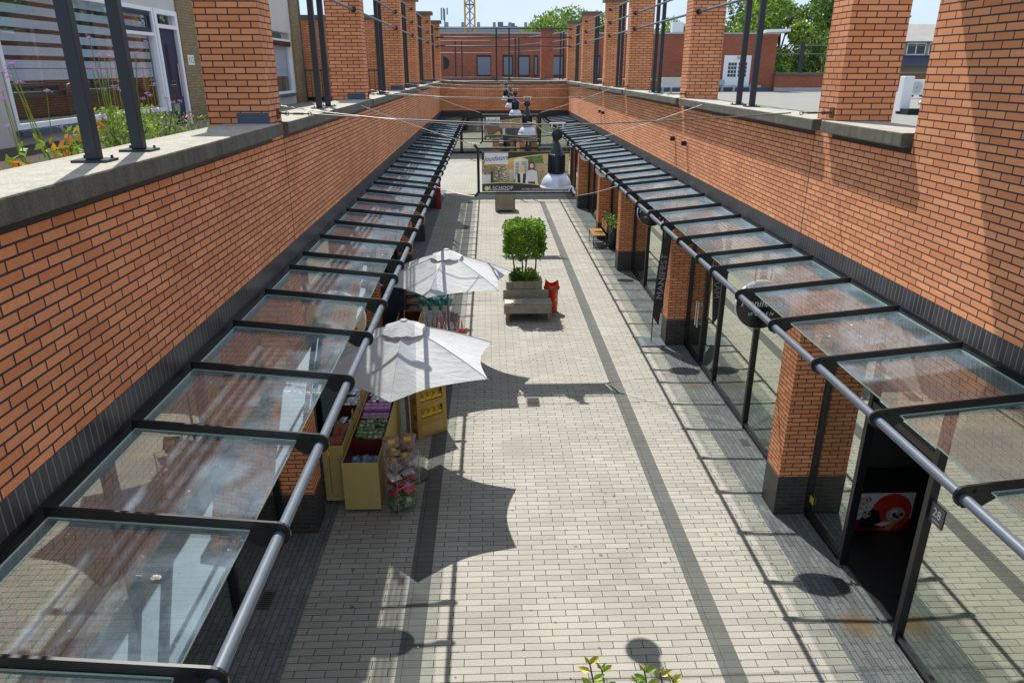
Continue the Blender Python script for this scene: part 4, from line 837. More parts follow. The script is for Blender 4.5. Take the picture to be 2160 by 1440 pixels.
# ------------------------------------------------------------------ planters, bench, hedge tree, bin
def planter(x0, x1, y0, y1, h, label, grp='wooden plank planters in the middle of the street'):
    t = thing('wooden_planter', label, 'planter', ((x0+x1)/2, (y0+y1)/2, 0), grp)
    n = 6
    for s, yy in ((0, y0), (1, y1)):
        for k in range(n): a = x0+(x1-x0)*k/n; part('plank', MB().box(a+.003, a+(x1-x0)/n-.003, yy-.0125+random.uniform(-.002, .002), yy+.0125, .07, h-random.uniform(0, .006)), wood_old, t)
    for xx in (x0, x1):
        for k in range(n): a = y0+.015+(y1-y0-.03)*k/n; part('plank', MB().box(xx-.0125, xx+.0125, a+.003, a+(y1-y0-.03)/n-.003, .07, h-random.uniform(0, .006)), wood_old, t)
    m = MB()
    for x in (x0+.06, x1-.06):
        for y in (y0+.06, y1-.06): m.box(x-.05, x+.05, y-.045, y+.045, 0, .07)
    part('feet', m, wood_old, t)
    m = MB(); w = .07; m.box(x0-.02, x1+.02, y0-.02, y0+w, h, h+.025); m.box(x0-.02, x1+.02, y1-w, y1+.02, h, h+.025); m.box(x0-.02, x0+w, y0+w, y1-w, h, h+.025); m.box(x1-w, x1+.02, y0+w, y1-w, h, h+.025)
    part('rim', m, wood_old, t); part('soil', MB().box(x0+.015, x1-.015, y0+.015, y1-.015, h-.12, h-.05), soil, t); return t
planter(.41, 1.27, 16.97, 17.85, .84, 'grey plank planter holding the square clipped tree behind the bench')
planter(.25, 1.09, 30.8, 31.6, .84, 'grey plank planter standing alone below the large banner')
random.seed(21); t = thing('clipped_tree', 'small multi-stemmed tree clipped into a square leafy block', 'tree', (.85, 17.4, .8))
for pts in ([(.62, 17.3, .8), (.60, 17.3, 1.15), (.55, 17.3, 1.5)], [(.86, 17.4, .8), (.9, 17.4, 1.2), (.95, 17.45, 1.6)], [(.80, 17.3, .8), (.81, 17.25, 1.1), (.78, 17.3, 1.5)], [(1.08, 17.4, .8), (1.14, 17.4, 1.1), (1.16, 17.4, 1.5)]): part('trunk', MB().tube(pts, [.025, .02, .015], 8), bark, t)
m = MB(); P_ = []
for k in range(6500):
    x = random.uniform(-.47, .47); y = random.uniform(-.42, .42); z = random.uniform(-.39, .39); f = random.choice((0, 1, 2, 3, 4, 5))
    if k % 4 == 0: pass
    elif f < 2: x = (f*2-1)*(.43+random.gauss(0, .045))
    elif f < 4: y = ((f-2)*2-1)*(.4+random.gauss(0, .03))
    elif random.random() < .75: z = ((f-4)*2-1)*(.37+random.gauss(0, .04))
    if z < -.28 and random.random() < .3*(1+math.sin(x*14)): continue
    if abs(x) > .36 and abs(z) > .28 and random.random() < .6: continue
    P_.append((.85+x, 17.4+y, 1.87+z))
leafcloud(m, P_, .048); leafcloud(m, [(.78+random.gauss(0, .06), 17.3, 1.38+random.gauss(0, .06)) for _ in range(60)], .04); m.keep = True; part('crown', m, leaf, t)
random.seed(22); t = thing('shrub', 'low glossy green shrubs round the tree stems in the planter', 'plant', (.85, 17.35, .8)); m = MB()
for cx, cy_ in ((.58, 17.2), (.84, 17.22), (1.1, 17.22), (.7, 17.6), (1.0, 17.6)): leafcloud(m, [(cx+random.gauss(0, .06), cy_+random.gauss(0, .06), .92+random.uniform(-.1, .14)) for _ in range(150)], .045)
m.keep = True; part('foliage', m, leaf, t)
random.seed(23); t = thing('shrub', 'dark low foliage on top of the planter below the banner', 'plant', (.67, 31.2, .8)); m = MB(); leafcloud(m, [(.67+random.uniform(-.4, .4), 31.2+random.uniform(-.35, .35), .9+random.uniform(-.08, .2)) for _ in range(500)], .05); m.keep = True; part('foliage', m, leaf, t)
t = thing('wooden_bench', 'grey weathered bench with backrest in front of the clipped tree planter', 'bench', (.9, 16.6, 0))
part('seat', MB().box(.33, 1.49, 16.40, 16.88, .44, .475), wood_h, t, bevel=.006); part('front_board', MB().box(.34, 1.48, 16.37, 16.40, .235, .45), wood_h, t, bevel=.006); part('backrest', MB().box(.31, 1.44, 16.90, 16.935, .40, .68), wood_h, t, bevel=.006)
part('side_board', MB().box(.325, .345, 16.4, 16.9, .2, .44), wood_h, t); part('side_board', MB().box(1.465, 1.485, 16.4, 16.9, .2, .44), wood_h, t)
for x in (.37, 1.39):
    for y in (16.42, 16.82): part('leg', MB().box(x, x+.07, y, y+.06, 0, .235), pm('raw_wood_leg', (.28, .21, .12), .8), t)
m = MB(); m.add([(.35, 16.41, .478), (.76, 16.42, .48), (.78, 16.78, .48), (.35, 16.76, .478)], [(0, 1, 2, 3)]); m.add([(.35, 16.41, .488), (.60, 16.42, .490), (.66, 16.56, .492), (.52, 16.62, .495), (.35, 16.62, .49)], [(0, 1, 2, 3, 4)], 1)
solo('cardboard_sheet', m, [card2, pm('pale_card', (.62, .55, .42), .8)], 'flattened cardboard sheet lying on the left of the bench seat', 'cardboard')
t = thing('litter_bin', 'red cylindrical litter bin with an open hood beside the planter', 'bin', (1.545, 17.22, 0)); bx_, by_ = 1.545, 17.22
part('body', MB().lathe([(0, .01), (.15, .01), (.155, .03), (.172, .62), (.175, .62)], (bx_, by_, 0), 28), redp, t)
part('rim', MB().lathe([(.172, .60), (.20, .61), (.205, .66), (.185, .69), (.17, .68)], (bx_, by_, 0), 28), pm('worn_red', (.40, .05, .04), .4, var=.3), t)
m = MB(); n = 28; vs = []; fs = []
for k in range(n+1):
    a = math.radians(k*360/n); h_ = .04+.13*math.cos(a)**2*(1.15 if math.cos(a) < 0 else .9)
    vs += [(bx_+.185*math.cos(a), by_+.185*math.sin(a), .68), (bx_+.16*math.cos(a), by_+.16*math.sin(a), .68+h_)]
for k in range(n): fs.append((2*k, 2*k+2, 2*k+3, 2*k+1))
m.add(vs, fs, 0, True); part('hood', m, redp, t)
m = MB()
for r0, r1 in ((.030, .042), (.058, .068)):
    for k in range(20):
        a0 = -2.2+k*.2; a1 = a0+.2; q = lambda r, a: (bx_+.10+.0+r*math.cos(a)*.7, by_-.158+.02, .42+r*math.sin(a)*1.3)
        m.add([q(r0, a0), q(r1, a0), q(r1, a1), q(r0, a1)], [(0, 1, 2, 3)])
mm = [Vector(v) for v in m.v]; m.v = [Vector((v.x, by_-math.sqrt(max(0, .168**2-(v.x-bx_)**2))-.004, v.z)) for v in mm]
part('logo', m, white, t)

# drains, spots, debris
def grate(x, y, w, l, label, nb=8):
    t = thing('drain_grate', label, 'drain', (x, y, 0), 'drain grates in the paving'); m = MB(); m.box(x-w/2, x+w/2, y-l/2, y-l/2+.015, .004, .012); m.box(x-w/2, x+w/2, y+l/2-.015, y+l/2, .004, .012); m.box(x-w/2, x-w/2+.015, y-l/2+.015, y+l/2-.015, .004, .012); m.box(x+w/2-.015, x+w/2, y-l/2+.015, y+l/2-.015, .004, .012)
    part('frame', m, pm('dark_iron', (.07, .07, .07), .6, var=.2), t); part('pit', MB().box(x-w/2+.015, x+w/2-.015, y-l/2+.015, y+l/2-.015, .0045, .006), black, t); m = MB()
    for k in range(nb): yy = y-l/2+.02+(l-.04)*(k+.5)/nb; m.box(x-w/2+.015, x+w/2-.015, yy-.008, yy+.008, .006, .012)
    part('bars', m, MATS['dark_iron'], t)
grate(.77, 11.93, .24, .36, 'square iron drain grate in the middle of the paving', 6); grate(4.17, 6.8, .16, .26, 'small steel grate at the open shop doorway'); grate(-2.66, 6.75, .16, .3, 'small steel grate on the shaded left pavement'); grate(4.2, 10.3, .14, .22, 'small steel grate before the right shop window')
rb = random.Random(77); m = MB()
for k in range(70):
    s_ = rb.random() < .5; xw_, px_ = (XL, -1.12) if s_ else (XR, 2.68); f_ = rb.uniform(.08, .85); x = xw_+(px_-xw_)*f_; y = rb.choice(bL if s_ else bR)+rb.uniform(.08, .85)
    if y > 12 or y < 1.5: continue
    z = 3.725-.125*f_-.049; r_ = rb.uniform(.003, .010); m.lathe([(0, .001), (r_, 0)], (x, y, z), 7)
    if rb.random() < .3: m.lathe([(0, .001), (r_*.5, 0)], (x+r_*1.5, y+r_, z), 6)
solo('bird_droppings', m, pm('chalky_white', (.65, .65, .62), .8), 'tiny white bird droppings scattered over the canopy glass', 'droppings', kind='stuff')
# door handles, sticker, weeds between the paving stones
t = thing('door_handle', 'pair of chrome pull bars on the glass door beside the second brick pier', 'handle', (4.33, 13.9, 1))
for x, y in ((4.30, 13.86), (4.30, 14.0)): part('bar', MB().tube([(x, y, .75), (x, y, 1.30)], .014, 8).tube([(x, y, .82), (4.365, y, .82)], .009, 6).tube([(x, y, 1.23), (4.365, y, 1.23)], .009, 6), steel_br, t)
solo('sticker', MB().box(4.345, 4.35, 8.10, 8.2, .26, .36), pm('yellow_sticker', (.6, .5, .03), .5), 'tiny yellow sticker low on the frame beside the near brick pier', 'sticker')
rw = random.Random(31); m = MB()
for k in range(150):
    x = rw.uniform(-2.1, 3.7); row = rw.randint(52, 260); y = row*.1
    for q in range(rw.randint(3, 8)): leafcloud(m, [(x+rw.uniform(-.03, .03), y+rw.uniform(-.004, .004), .008)], .009)
m.keep = True; solo('joint_weeds', m, leafl, 'tiny green weeds growing in the joints of the light paving', 'weeds', kind='stuff')
m = MB()
for k in range(60): x = rw.uniform(-2.6, 4.2); y = rw.uniform(5.3, 16); a = rw.uniform(0, 3); m.obox((x, y, .008), (.018, .012, .003), (0, 0, a), k % 2)
solo('litter_bits', m, [pm('pale_litter', (.5, .48, .42), .8), pm('dry_leaf', (.25, .14, .05), .8)], 'tiny pale scraps and dry leaves scattered over the paving', 'litter', kind='stuff')
# ------------------------------------------------------------------ parasols
def parasol(cx, cy, rot, R, zr, zh, label, seed):
    random.seed(seed); t = thing('parasol', label, 'parasol', (cx, cy, 0), 'light grey market parasols')
    tips = [Vector((cx+R*math.cos(rot+k*math.pi/3), cy+R*math.sin(rot+k*math.pi/3), zr+random.uniform(-.02, .02))) for k in range(6)]; hub = Vector((cx, cy, zh)); m = MB(); n = 14
    for k in range(6):
        a, b = tips[k], tips[(k+1) % 6]; idx = {}; ph = random.uniform(0, 6); base = len(m.v)
        for i in range(n+1):
            f = .07+.93*i/n
            for j in range(n+1):
                s = j/n; pa = hub.lerp(a, f); pb = hub.lerp(b, f); p = pa.lerp(pb, s); u = 4*s*(1-s)
                inw = (hub-p); inw.z = 0
                p += inw.normalized()*(.13*u*f**3) if inw.length > .01 else Vector((0, 0, 0))
                p.z += -.05*u*f*(1-f)*1.5+.035*math.sin(math.pi*f)*(1-u)+ .016*u*f*math.sin(9*s+ph+5*f)*(1.25-f)
                m.v.append(p)
        for i in range(n):
            for j in range(n): q = base+i*(n+1)+j; m.f.append([q, q+n+1, q+n+2, q+1]); m.m.append(0); m.sm.append(True)
    m.keep = True; c = part('canopy', m, canvas, t)
    m = MB()
    for k in range(6): a = hub.lerp(tips[k], .08); pts = [hub.lerp(tips[k], f)+Vector((0, 0, .035*math.sin(math.pi*f)+.004)) for f in [.1+.09*i for i in range(11)]]; m.tube(pts, .004, 4)
    part('seam', m, pm('pale_seam', (.5, .53, .58), .9), c)
    m = MB(); n = 48; rings = 5
    for i in range(rings+1):
        rr = .05+.27*i/rings
        for k in range(n): a = rot+2*math.pi*k/n; w = (i/rings)**1.5; m.v.append(Vector((cx+rr*(1+.05*w*math.cos(6*(a-rot)))*math.cos(a), cy+rr*(1+.05*w*math.cos(6*(a-rot)))*math.sin(a), zh+.045-.13*i/rings+.018*w*math.sin(5*a+seed)+.008*w*math.sin(13*a))))
    for i in range(rings):
        for k in range(n): m.f.append([i*n+k, i*n+(k+1) % n, (i+1)*n+(k+1) % n, (i+1)*n+k]); m.m.append(0); m.sm.append(True)
    m.keep = True; part('vent_flap', m, canvas, t)
    part('finial', MB().lathe([(.055, .04), (.05, .06), (.03, .065), (0, .065)], (cx, cy, zh), 20), pm('cap_grey', (.45, .47, .5), .5), t)
    part('pole', MB().tube([(cx, cy, .05), (cx, cy, zh)], .019, 10), pm('parasol_pole', (.20, .20, .22), .35, metal=.6), t)
    for k in range(6): part('rib', MB().tube([hub-Vector((0, 0, .04)), tips[k]-Vector((0, 0, .015))], .007, 5).tube([(cx, cy, zh-.45), tuple(hub.lerp(tips[k], .5)-Vector((0, 0, .03)))], .006, 5), MATS['parasol_pole'], t)
    part('base', MB().lathe([(0, 0.004), (.24, .004), (.24, .05), (.06, .07), (.03, .25), (0, .25)], (cx, cy, 0), 24), pm('parasol_base', (.10, .10, .10), .8), t)
parasol(-1.22, 9.42, R_(-92), 1.38, 1.93, 2.47, 'near light grey parasol over the pale yellow display bins', 3)
parasol(-.86, 13.66, R_(-42), 1.36, 1.93, 2.45, 'farther light grey parasol crossed by straight shadows', 9)

# ------------------------------------------------------------------ sweets stall
rg = random.Random(5); PK = {}
def packet_mesh(mb, w, l, h, seed):
    r = random.Random(seed); nx, ny = 7, 9; 
    for s in (1, -1):
        base = len(mb.v)
        for i in range(nx+1):
            for j in range(ny+1):
                u = i/nx*2-1; v = j/ny*2-1; e = max(0, (1-abs(u)**4)*(1-abs(v)**3))**.6; z = s*h/2*e*(1+.35*r.uniform(-1, 1)) if abs(u) < 1 and abs(v) < 1 else 0
                mb.v.append(Vector((u*w/2, v*l/2, z)))
        for i in range(nx):
            for j in range(ny):
                q = base+i*(ny+1)+j; f = [q, q+ny+1, q+ny+2, q+1]; mb.f.append(f if s > 0 else f[::-1]); mb.m.append(1 if (2 <= i <= 4 and 3 <= j <= 5) else 0); mb.sm.append(True)
def packet(kind, cols, w, l, h):
    if kind not in PK: 
        m = MB(); packet_mesh(m, w, l, h, len(PK)+1); m.keep = True
        PK[kind] = (m, cols)
    return PK[kind]
foil = pm('silver_foil', (.62, .62, .68), .22, metal=.35, var=.3, scale=40); purp = pm('purple_box', (.42, .22, .52), .4, var=.25, scale=30); blu = pm('blue_packet', (.18, .30, .6), .25, var=.5, scale=60); grn = pm('green_packet', (.10, .20, .06), .3, var=.6, scale=50)
redk = pm('red_packet', (.55, .04, .04), .25, var=.4, scale=30); brn = pm('brown_sweets', (.30, .14, .07), .3, var=.5, scale=50); mulc = pm('mixed_colour_wrap', (.30, .22, .17), .3, var=.8, scale=35); tealm = pm('teal_glass', (.05, .28, .25), .15, var=.4, scale=20); whp = pm('white_label', (.6, .6, .6), .4, var=.4, scale=80)
first = {}; PROTO = {}
def put(kind, name, cols, dims, x, y, z, rot, label, cat, group):
    if kind not in PROTO:
        m = MB(); packet_mesh(m, *dims, seed=len(PROTO)+3); m.keep = True; o = solo(name, m, cols, label, cat, group, loc=(0, 0, 0)); o.location = (x, y, z); o.rotation_euler = rot; PROTO[kind] = o; return o
    o = PROTO[kind].copy(); COL.objects.link(o); o.location = (x, y, z); o.rotation_euler = rot; o['label'] = label; return o
def bin_(x0, x1, y0, y1, z1, divs, label, floors):
    t = thing('display_bin', label, 'display bin', ((x0+x1)/2, (y0+y1)/2, 0), 'pale yellow sweets bins'); th = .014
    m = MB(); m.box(x0, x1, y0, y0+th, .05, z1); m.box(x0, x1, y1-th, y1, .05, z1); m.box(x0, x0+th, y0+th, y1-th, .05, z1); m.box(x1-th, x1, y0+th, y1-th, .05, z1); part('body', m, cream, t, bevel=.002)
    m = MB(); q = th; m.box(x0+q, x1-q, y0+q, y0+q+.006, .2, z1-.008); m.box(x0+q, x1-q, y1-q-.006, y1-q, .2, z1-.008); m.box(x0+q, x0+q+.006, y0+q+.006, y1-q-.006, .2, z1-.008); m.box(x1-q-.006, x1-q, y0+q+.006, y1-q-.006, .2, z1-.008)
    for d in divs: m.box(x0+q+.006, x1-q-.006, d-.006, d+.006, .2, z1-.02)
    cuts = [y0+q+.006]+list(divs)+[y1-q-.006]
    for k in range(len(cuts)-1): m.box(x0+q+.006, x1-q-.006, cuts[k]+.006, cuts[k+1]-.006, .2, floors[k]-.03)
    part('liner', m, maroon, t); m = MB()
    for x in (x0+.05, x1-.05):
        for y in (y0+.08, y1-.08): m.tube([(x, y, 0.004), (x, y, .05)], .02, 8)
    part('feet', m, black, t)
    return cuts
ca = bin_(-2.06, -1.565, 8.5, 11.0, .79, (9.2, 9.87, 10.45), 'front pale yellow display bin beside the wire baskets', (.50, .68, .66, .66))
cb = bin_(-2.37, -2.075, 8.73, 11.1, .93, (9.37, 10.05), 'narrower and taller pale yellow display bin behind the front one', (.76, .62, .70))
cc_ = bin_(-1.98, -1.50, 13.95, 14.7, .90, (14.3,), 'pale yellow display bin under the farther parasol', (.3, .5))
def fill(kind, name, cols, dims, x0, x1, y0, y1, z, nx, ny, label, group, layers=1, jit=.03, rz=0.0, cat='packet', tilt=.25):
    for l in range(layers):
        for i in range(nx):
            for j in range(ny):
                x = x0+(x1-x0)*(i+.5)/nx+rg.uniform(-jit, jit); y = y0+(y1-y0)*(j+.5)/ny+rg.uniform(-jit, jit)
                x = min(max(x, x0+.05), x1-.05); y = min(max(y, y0+.05), y1-.05)
                put(kind, name, cols, dims, x, y, z+l*dims[2]*.8+rg.uniform(0, .015), (rg.uniform(-tilt, tilt), rg.uniform(-tilt, tilt), rz+rg.uniform(-.4, .4)*(tilt > .1)), label, cat, group)
fill('blue', 'sweets_packet', [blu, whp], (.12, .15, .035), -2.03, -1.6, 8.6, 9.15, .51, 3, 3, 'blue and white sweets packet low in the front compartment of the front bin', 'blue packets in the front bin', 2)
fill('green', 'sweets_packet', [grn, whp], (.11, .14, .05), -2.03, -1.6, 9.24, 9.84, .70, 5, 5, 'green sweets packet heaped in the second compartment of the front bin', 'green packets in the front bin', 2, tilt=.5)
fill('silver', 'sweets_packet', [foil, foil], (.14, .17, .05), -2.03, -1.6, 10.5, 10.95, .69, 3, 3, 'silver foil packet at the far end of the front bin', 'silver packets in the front bin', 1)
fill('silver2', 'sweets_packet', [foil, whp], (.13, .16, .05), -2.35, -2.09, 10.1, 11.05, .82, 2, 6, 'silver foil packet in the far compartment of the tall bin', 'silver packets in the tall bin far end', 1)
fill('silver3', 'sweets_packet', [foil, whp], (.12, .15, .05), -2.35, -2.09, 9.42, 10.0, .74, 2, 4, 'silver foil packet in the middle compartment of the tall bin', 'silver packets in the tall bin middle', 1)
pb = None
for i in range(4):
    for j in range(4):
        x = -1.98+i*.105; y = 9.97+j*.125; z = .68 if j < 2 else .73
        if pb is None:
            m = MB().box(-.05, .05, -.055, .055, 0, .05).box(-.035, .035, -.035, .035, .05, .0515, 1); pb = solo('sweets_box', m, [purp, pm('pink_label', (.6, .3, .5), .4, var=.5, scale=60)], 'small purple carton stacked in the third compartment of the front bin', 'carton', 'purple cartons in the front bin', loc=(0, 0, 0)); pb.location = (x, y, z)
        else: o = pb.copy(); COL.objects.link(o); o.location = (x, y, z)
for k, (x, y, z, rx, lab) in enumerate(((-2.2, 8.95, .80, .5, 'big red and clear bag of sweets leaning at the front of the tall bin'), (-2.22, 9.25, .86, .6, 'big red and clear bag of sweets just behind the first bag in the tall bin'))):
    o = put('bigbag', 'sweets_bag', [brn, redk], (.22, .34, .09), x, y, z, (rx, .1, .3-.5*k), lab, 'bag', 'big bags in the tall bin')
fill('mix', 'sweets_packet', [mulc, whp], (.12, .15, .05), -1.96, -1.52, 14.32, 14.68, .62, 3, 2, 'mixed wrapped packet in the bin under the farther parasol', 'packets in the far bin', 1)
for k, (x, y, z, lab) in enumerate(((-2.10, 8.05, 1.28, 'orange yellow price card in front of the near brick pier'), (-2.075, 9.55, .96, 'orange price card standing between the two bins at the front'), (-2.07, 10.30, .98, 'orange price card standing between the two bins at the back'), (-1.78, 13.9, 1.05, 'orange price card at the bin under the farther parasol'), (-1.90, 13.75, .95, 'lower orange price card beside the farther bin'))):
    m = MB().box(x-.004, x+.004, y-.05, y+.05, z-.11, z+.12); m.box(x+.004, x+.006, y-.03, y+.03, z+.02, z+.05, 1); m.box(x+.004, x+.006, y-.03, y+.03, z-.04, z-.02, 1)
    t = thing('price_card', lab, 'price card', (x, y, .7), 'price cards at the sweets bins'); part('card', m, [pm('price_orange', (.65, .30, .02), .5), MATS['black_ink']], t); part('stick', MB().tube([(x, y, .6), (x, y, z-.1)], .004, 5), steel_bk, t)

# wire basket tower
t = thing('basket_tower', 'tower of four wire baskets full of bags beside the front bin', 'basket stand', (-1.27, 8.66, 0)); F = [(-1.30, 8.36), (-1.02, 8.60), (-1.25, 8.98), (-1.53, 8.74)]; wr = pm('chrome_wire', (.45, .45, .47), .3, metal=.7)
for p in F: part('post', MB().tube([(p[0], p[1], 0.004), (p[0], p[1], 1.0 if F.index(p) > 1 else .93)], .006, 6), wr, t)
def grid(m, a, b, za, zb, n, k, bul=0.0):
    for i in range(n+1):
        f = i/n; x = a[0]+(b[0]-a[0])*f; y = a[1]+(b[1]-a[1])*f; m.tube([(x, y, za), (x+bul*.7, y-bul*.7, (za+zb)/2), (x, y, zb)], .0015, 4, cap=False)
    for j in range(k+1): z = za+(zb-za)*j/k; o = bul*(1-abs(2*j/k-1)); m.tube([(a[0]+o*.7, a[1]-o*.7, z), (b[0]+o*.7, b[1]-o*.7, z)], .0015 if 0 < j < k else .0035, 4)
for l in range(4):
    z = .04+l*.235; m = MB(); grid(m, F[0], F[1], z, z+.17, 8, 3, .06); grid(m, F[1], F[2], z, z+.17, 7, 3); grid(m, F[2], F[3], z, z+.17, 6, 2); grid(m, F[3], F[0], z, z+.17, 7, 3)
    for i in range(9): f = i/8; m.tube([(F[0][0]+(F[3][0]-F[0][0])*f, F[0][1]+(F[3][1]-F[0][1])*f, z), (F[1][0]+(F[2][0]-F[1][0])*f, F[1][1]+(F[2][1]-F[1][1])*f, z)], .0015, 4)
    part('basket', m, wr, t)
    cols, lab = (([grn, whp], 'green packet in the lowest wire basket'), ([redk, blu], 'red and blue packet in the second wire basket'), ([foil, whp], 'clear pale packet in the third wire basket'), ([mulc, yel], 'colourful packet in the top wire basket'))[l]
    for k in range(11): put('bk%d' % l, 'sweets_packet', cols, (.17, .20, .08), -1.36+.17*(k % 2), 8.53+.09*(k//2)+.04*(k % 2), z+.05+.045*(k % 3), (rg.uniform(-.6, .6), rg.uniform(-.4, .4), .7+rg.uniform(-.3, .3)), lab, 'packet', 'packets in wire basket %d' % (l+1))
for k, (x, y, rz) in enumerate(((-1.40, 8.72, .3), (-1.18, 8.80, -.1))):
    put('top', 'sweets_bag', [mulc, yel], (.22, .17, .05), x, y, .985, (.8, 0, rz), ('left', 'right')[k]+' of two colourful bags standing on top of the wire baskets', 'bag', 'bags on top of the basket tower')

# golden cardboard tower with yellow packets
t = thing('cardboard_display', 'golden cardboard display tower with yellow packets in its openings', 'display', (-1.1, 10.95, 0)); C0 = Vector((-1.235, 10.56, 0)); ux = Vector((.81, .585, 0)); uy = Vector((-.585, .81, 0)); wd, dp = .57, .40
def CP(a, b, z): return C0+ux*a+uy*b+Vector((0, 0, z))
def cbox(m, a0, a1, b0, b1, z0, z1, mi=0):
    v = [CP(a, b, z) for z in (z0, z1) for b in (b0, b1) for a in (a0, a1)]; m.add(v, [(0,2,3,1),(4,5,7,6),(0,1,5,4),(2,6,7,3),(0,4,6,2),(1,3,7,5)], mi)
m = MB(); cbox(m, 0, wd, dp-.02, dp, 0.004, 1.22); cbox(m, 0, .02, .0, dp-.02, 0.004, 1.22); cbox(m, wd-.02, wd, .0, dp-.02, 0.004, 1.22); cbox(m, .02, wd-.02, .02, dp-.02, .27, .285); cbox(m, .02, wd-.02, 0.0, .02, 0.004, .30); part('box', m, card, t)
for l in range(3):
    z0 = .30+l*.30; m = MB(); cbox(m, .02, wd-.02, 0, .015, z0, z0+.06); cbox(m, .02, wd-.02, 0, .015, z0+.24, z0+.30); cbox(m, .02, .08, 0, .015, z0+.06, z0+.24); cbox(m, wd-.08, wd-.02, 0, .015, z0+.06, z0+.24); cbox(m, .02, wd-.02, .02, dp-.02, z0+.27, z0+.28)
    part('tray', m, card, t)
    for k in range(4): p = CP(.13+.105*k, .07, z0+.14); put('yel', 'snack_packet', [yel, pm('yellow_packet_print', (.35, .2, .05), .4, var=.6, scale=50)], (.13, .19, .09), p.x, p.y, p.z, (1.2, 0, .62+rg.uniform(-.2, .2)), 'yellow snack packet in the %s row of the cardboard tower' % ('lowest', 'middle', 'top')[l], 'packet', 'yellow packets in the %s row' % ('lowest', 'middle', 'top')[l])
m = MB(); cbox(m, .08, wd-.08, -.003, 0, .06, .24); part('label', m, pm('pale_gold_print', (.50, .36, .14), .8), t)
m = MB()
for z in (.12, .38, .68, .98): 
    for b in (.08, .26): v = [CP(-.003, b+.06*math.cos(q), z+.06*math.sin(q)) for q in [k*math.pi/4 for k in range(8)]]; m.poly(v)
part('side_print', m, pm('dark_gold_print', (.20, .12, .03), .8), t)

# second group of goods
t = thing('magazine_rack', 'dark rack of colourful stacked bags under the farther parasol', 'display rack', (-1.72, 15.0, 0))
part('frame', MB().box(-2.3, -1.85, 14.6, 15.6, 0.004, 1.5), pm('navy_rack', (.015, .02, .04), .6, var=.4, scale=8), t)
for k in range(6): part('shelf', MB().box(-1.86, -1.50, 14.9, 15.5, .2+k*.2, .215+k*.2), cream, t)
for k in range(6):
    for j in range(2): put('row', 'sweets_bag', [pm('striped_wrap', (.5, .4, .42), .3, var=1.0, scale=16), blu], (.34, .24, .10), -1.68, 15.05+.28*j, .27+k*.2, (.25, 0, rg.uniform(-.1, .1)), 'striped colourful bag on a shelf of the dark rack', 'bag', 'bags on the dark rack')
t = thing('wire_stand', 'wire stand hung with pink ribbons and teal pots beside the farther parasol pole', 'display stand', (-1.05, 13.9, 0))
m = MB(); grid(m, (-1.45, 14.4), (-.75, 14.6), .05, 1.25, 8, 6); grid(m, (-.75, 14.6), (-.85, 15.2), .05, 1.25, 6, 6); grid(m, (-1.45, 14.4), (-1.5, 15.0), .05, 1.25, 6, 6); part('frame', m, wr, t)
m = MB()
for k in range(44): x = rg.uniform(-1.35, -.62); y = rg.uniform(14.1, 14.6); z = rg.uniform(.6, 1.05); m.tube([(x, y, z), (x+rg.uniform(-.02, .03), y, z-.2), (x+rg.uniform(-.03, .04), y-.02, z-rg.uniform(.3, .45))], .009, 5)
part('ribbon', m, pm('pink_ribbon', (.45, .15, .20), .5, var=.5, scale=12), t)
for k in range(12):
    x = -1.45+.13*(k % 5)+rg.uniform(-.03, .03); y = 14.75+.16*(k//5); m = MB().lathe([(0, 0), (.05, 0), (.075, .12), (.08, .16), (.07, .16), (.04, .02)], (0, 0, 0), 12)
    if k == 0: po = solo('glass_pot', m, tealm, 'teal glass pot among the goods behind the pink ribbons', 'pot', 'teal pots of the stall', loc=(0, 0, 0)); po.location = (x, y, 1.0)
    else: o = po.copy(); COL.objects.link(o); o.location = (x, y, 1.0-.1*(k % 2)+.04*(k//5))
t = thing('goods_crate', 'low crate of bottles and odds and ends at the stall edge', 'crate', (-1.05, 13.4, 0)); part('box', MB().box(-1.5, -.6, 13.5, 14.35, 0.004, .40), pm('dark_crate', (.05, .04, .035), .8, var=.4), t)
for k in range(40): put('odd', 'sweets_packet', [pm('mixed_bright', (.3, .16, .14), .3, var=.9, scale=25), foil], (.12, .16, .07), rg.uniform(-1.45, -.65), rg.uniform(13.55, 14.3), .45+rg.uniform(0, .12), (rg.uniform(-.6, .6), rg.uniform(-.6, .6), rg.uniform(0, 3)), 'small bright packet lying in the crate near the red flower', 'packet', 'odds and ends in the crate')
t = thing('artificial_flower', 'big red artificial lily leaning out of the stall', 'flower', (-.6, 13.8, .2)); m = MB()
for k in range(6):
    a = k*math.pi/3; d = Vector((math.cos(a), math.sin(a), .35)); n_ = Vector((-math.sin(a), math.cos(a), 0)); c = Vector((-.6, 13.75, .72)); m.add([c, c+d*.11+n_*.06, c+d*.22+Vector((0, 0, -.03)), c+d*.11-n_*.06], [(0, 1, 2, 3)])
part('petals', m, redp, t); m = MB(); leafcloud(m, [(-.62+random.gauss(0, .06), 13.8, .62+random.gauss(0, .05)) for _ in range(14)], .07); part('foliage', m, leafl, t); part('stem', MB().tube([(-.62, 13.85, .2), (-.61, 13.78, .71)], .008, 6), leaf, t)

# ------------------------------------------------------------------ stone chip on the canopy, loose wires
m = MB(); m.lathe([(0, -.008), (.018, -.006), (.024, .002), (.012, .012), (0, .014)], (0, 0, 0), 7, smooth=False); m.v = [Vector((v.x*1.2+rg.uniform(-.003, .003), v.y*.8, v.z)) for v in m.v]
o = solo('stone_chip', m, concrete, 'small pale stone chip lying on the left canopy glass', 'stone', loc=(0, 0, 0)); o.location = (-1.56, 2.725, 3.605)

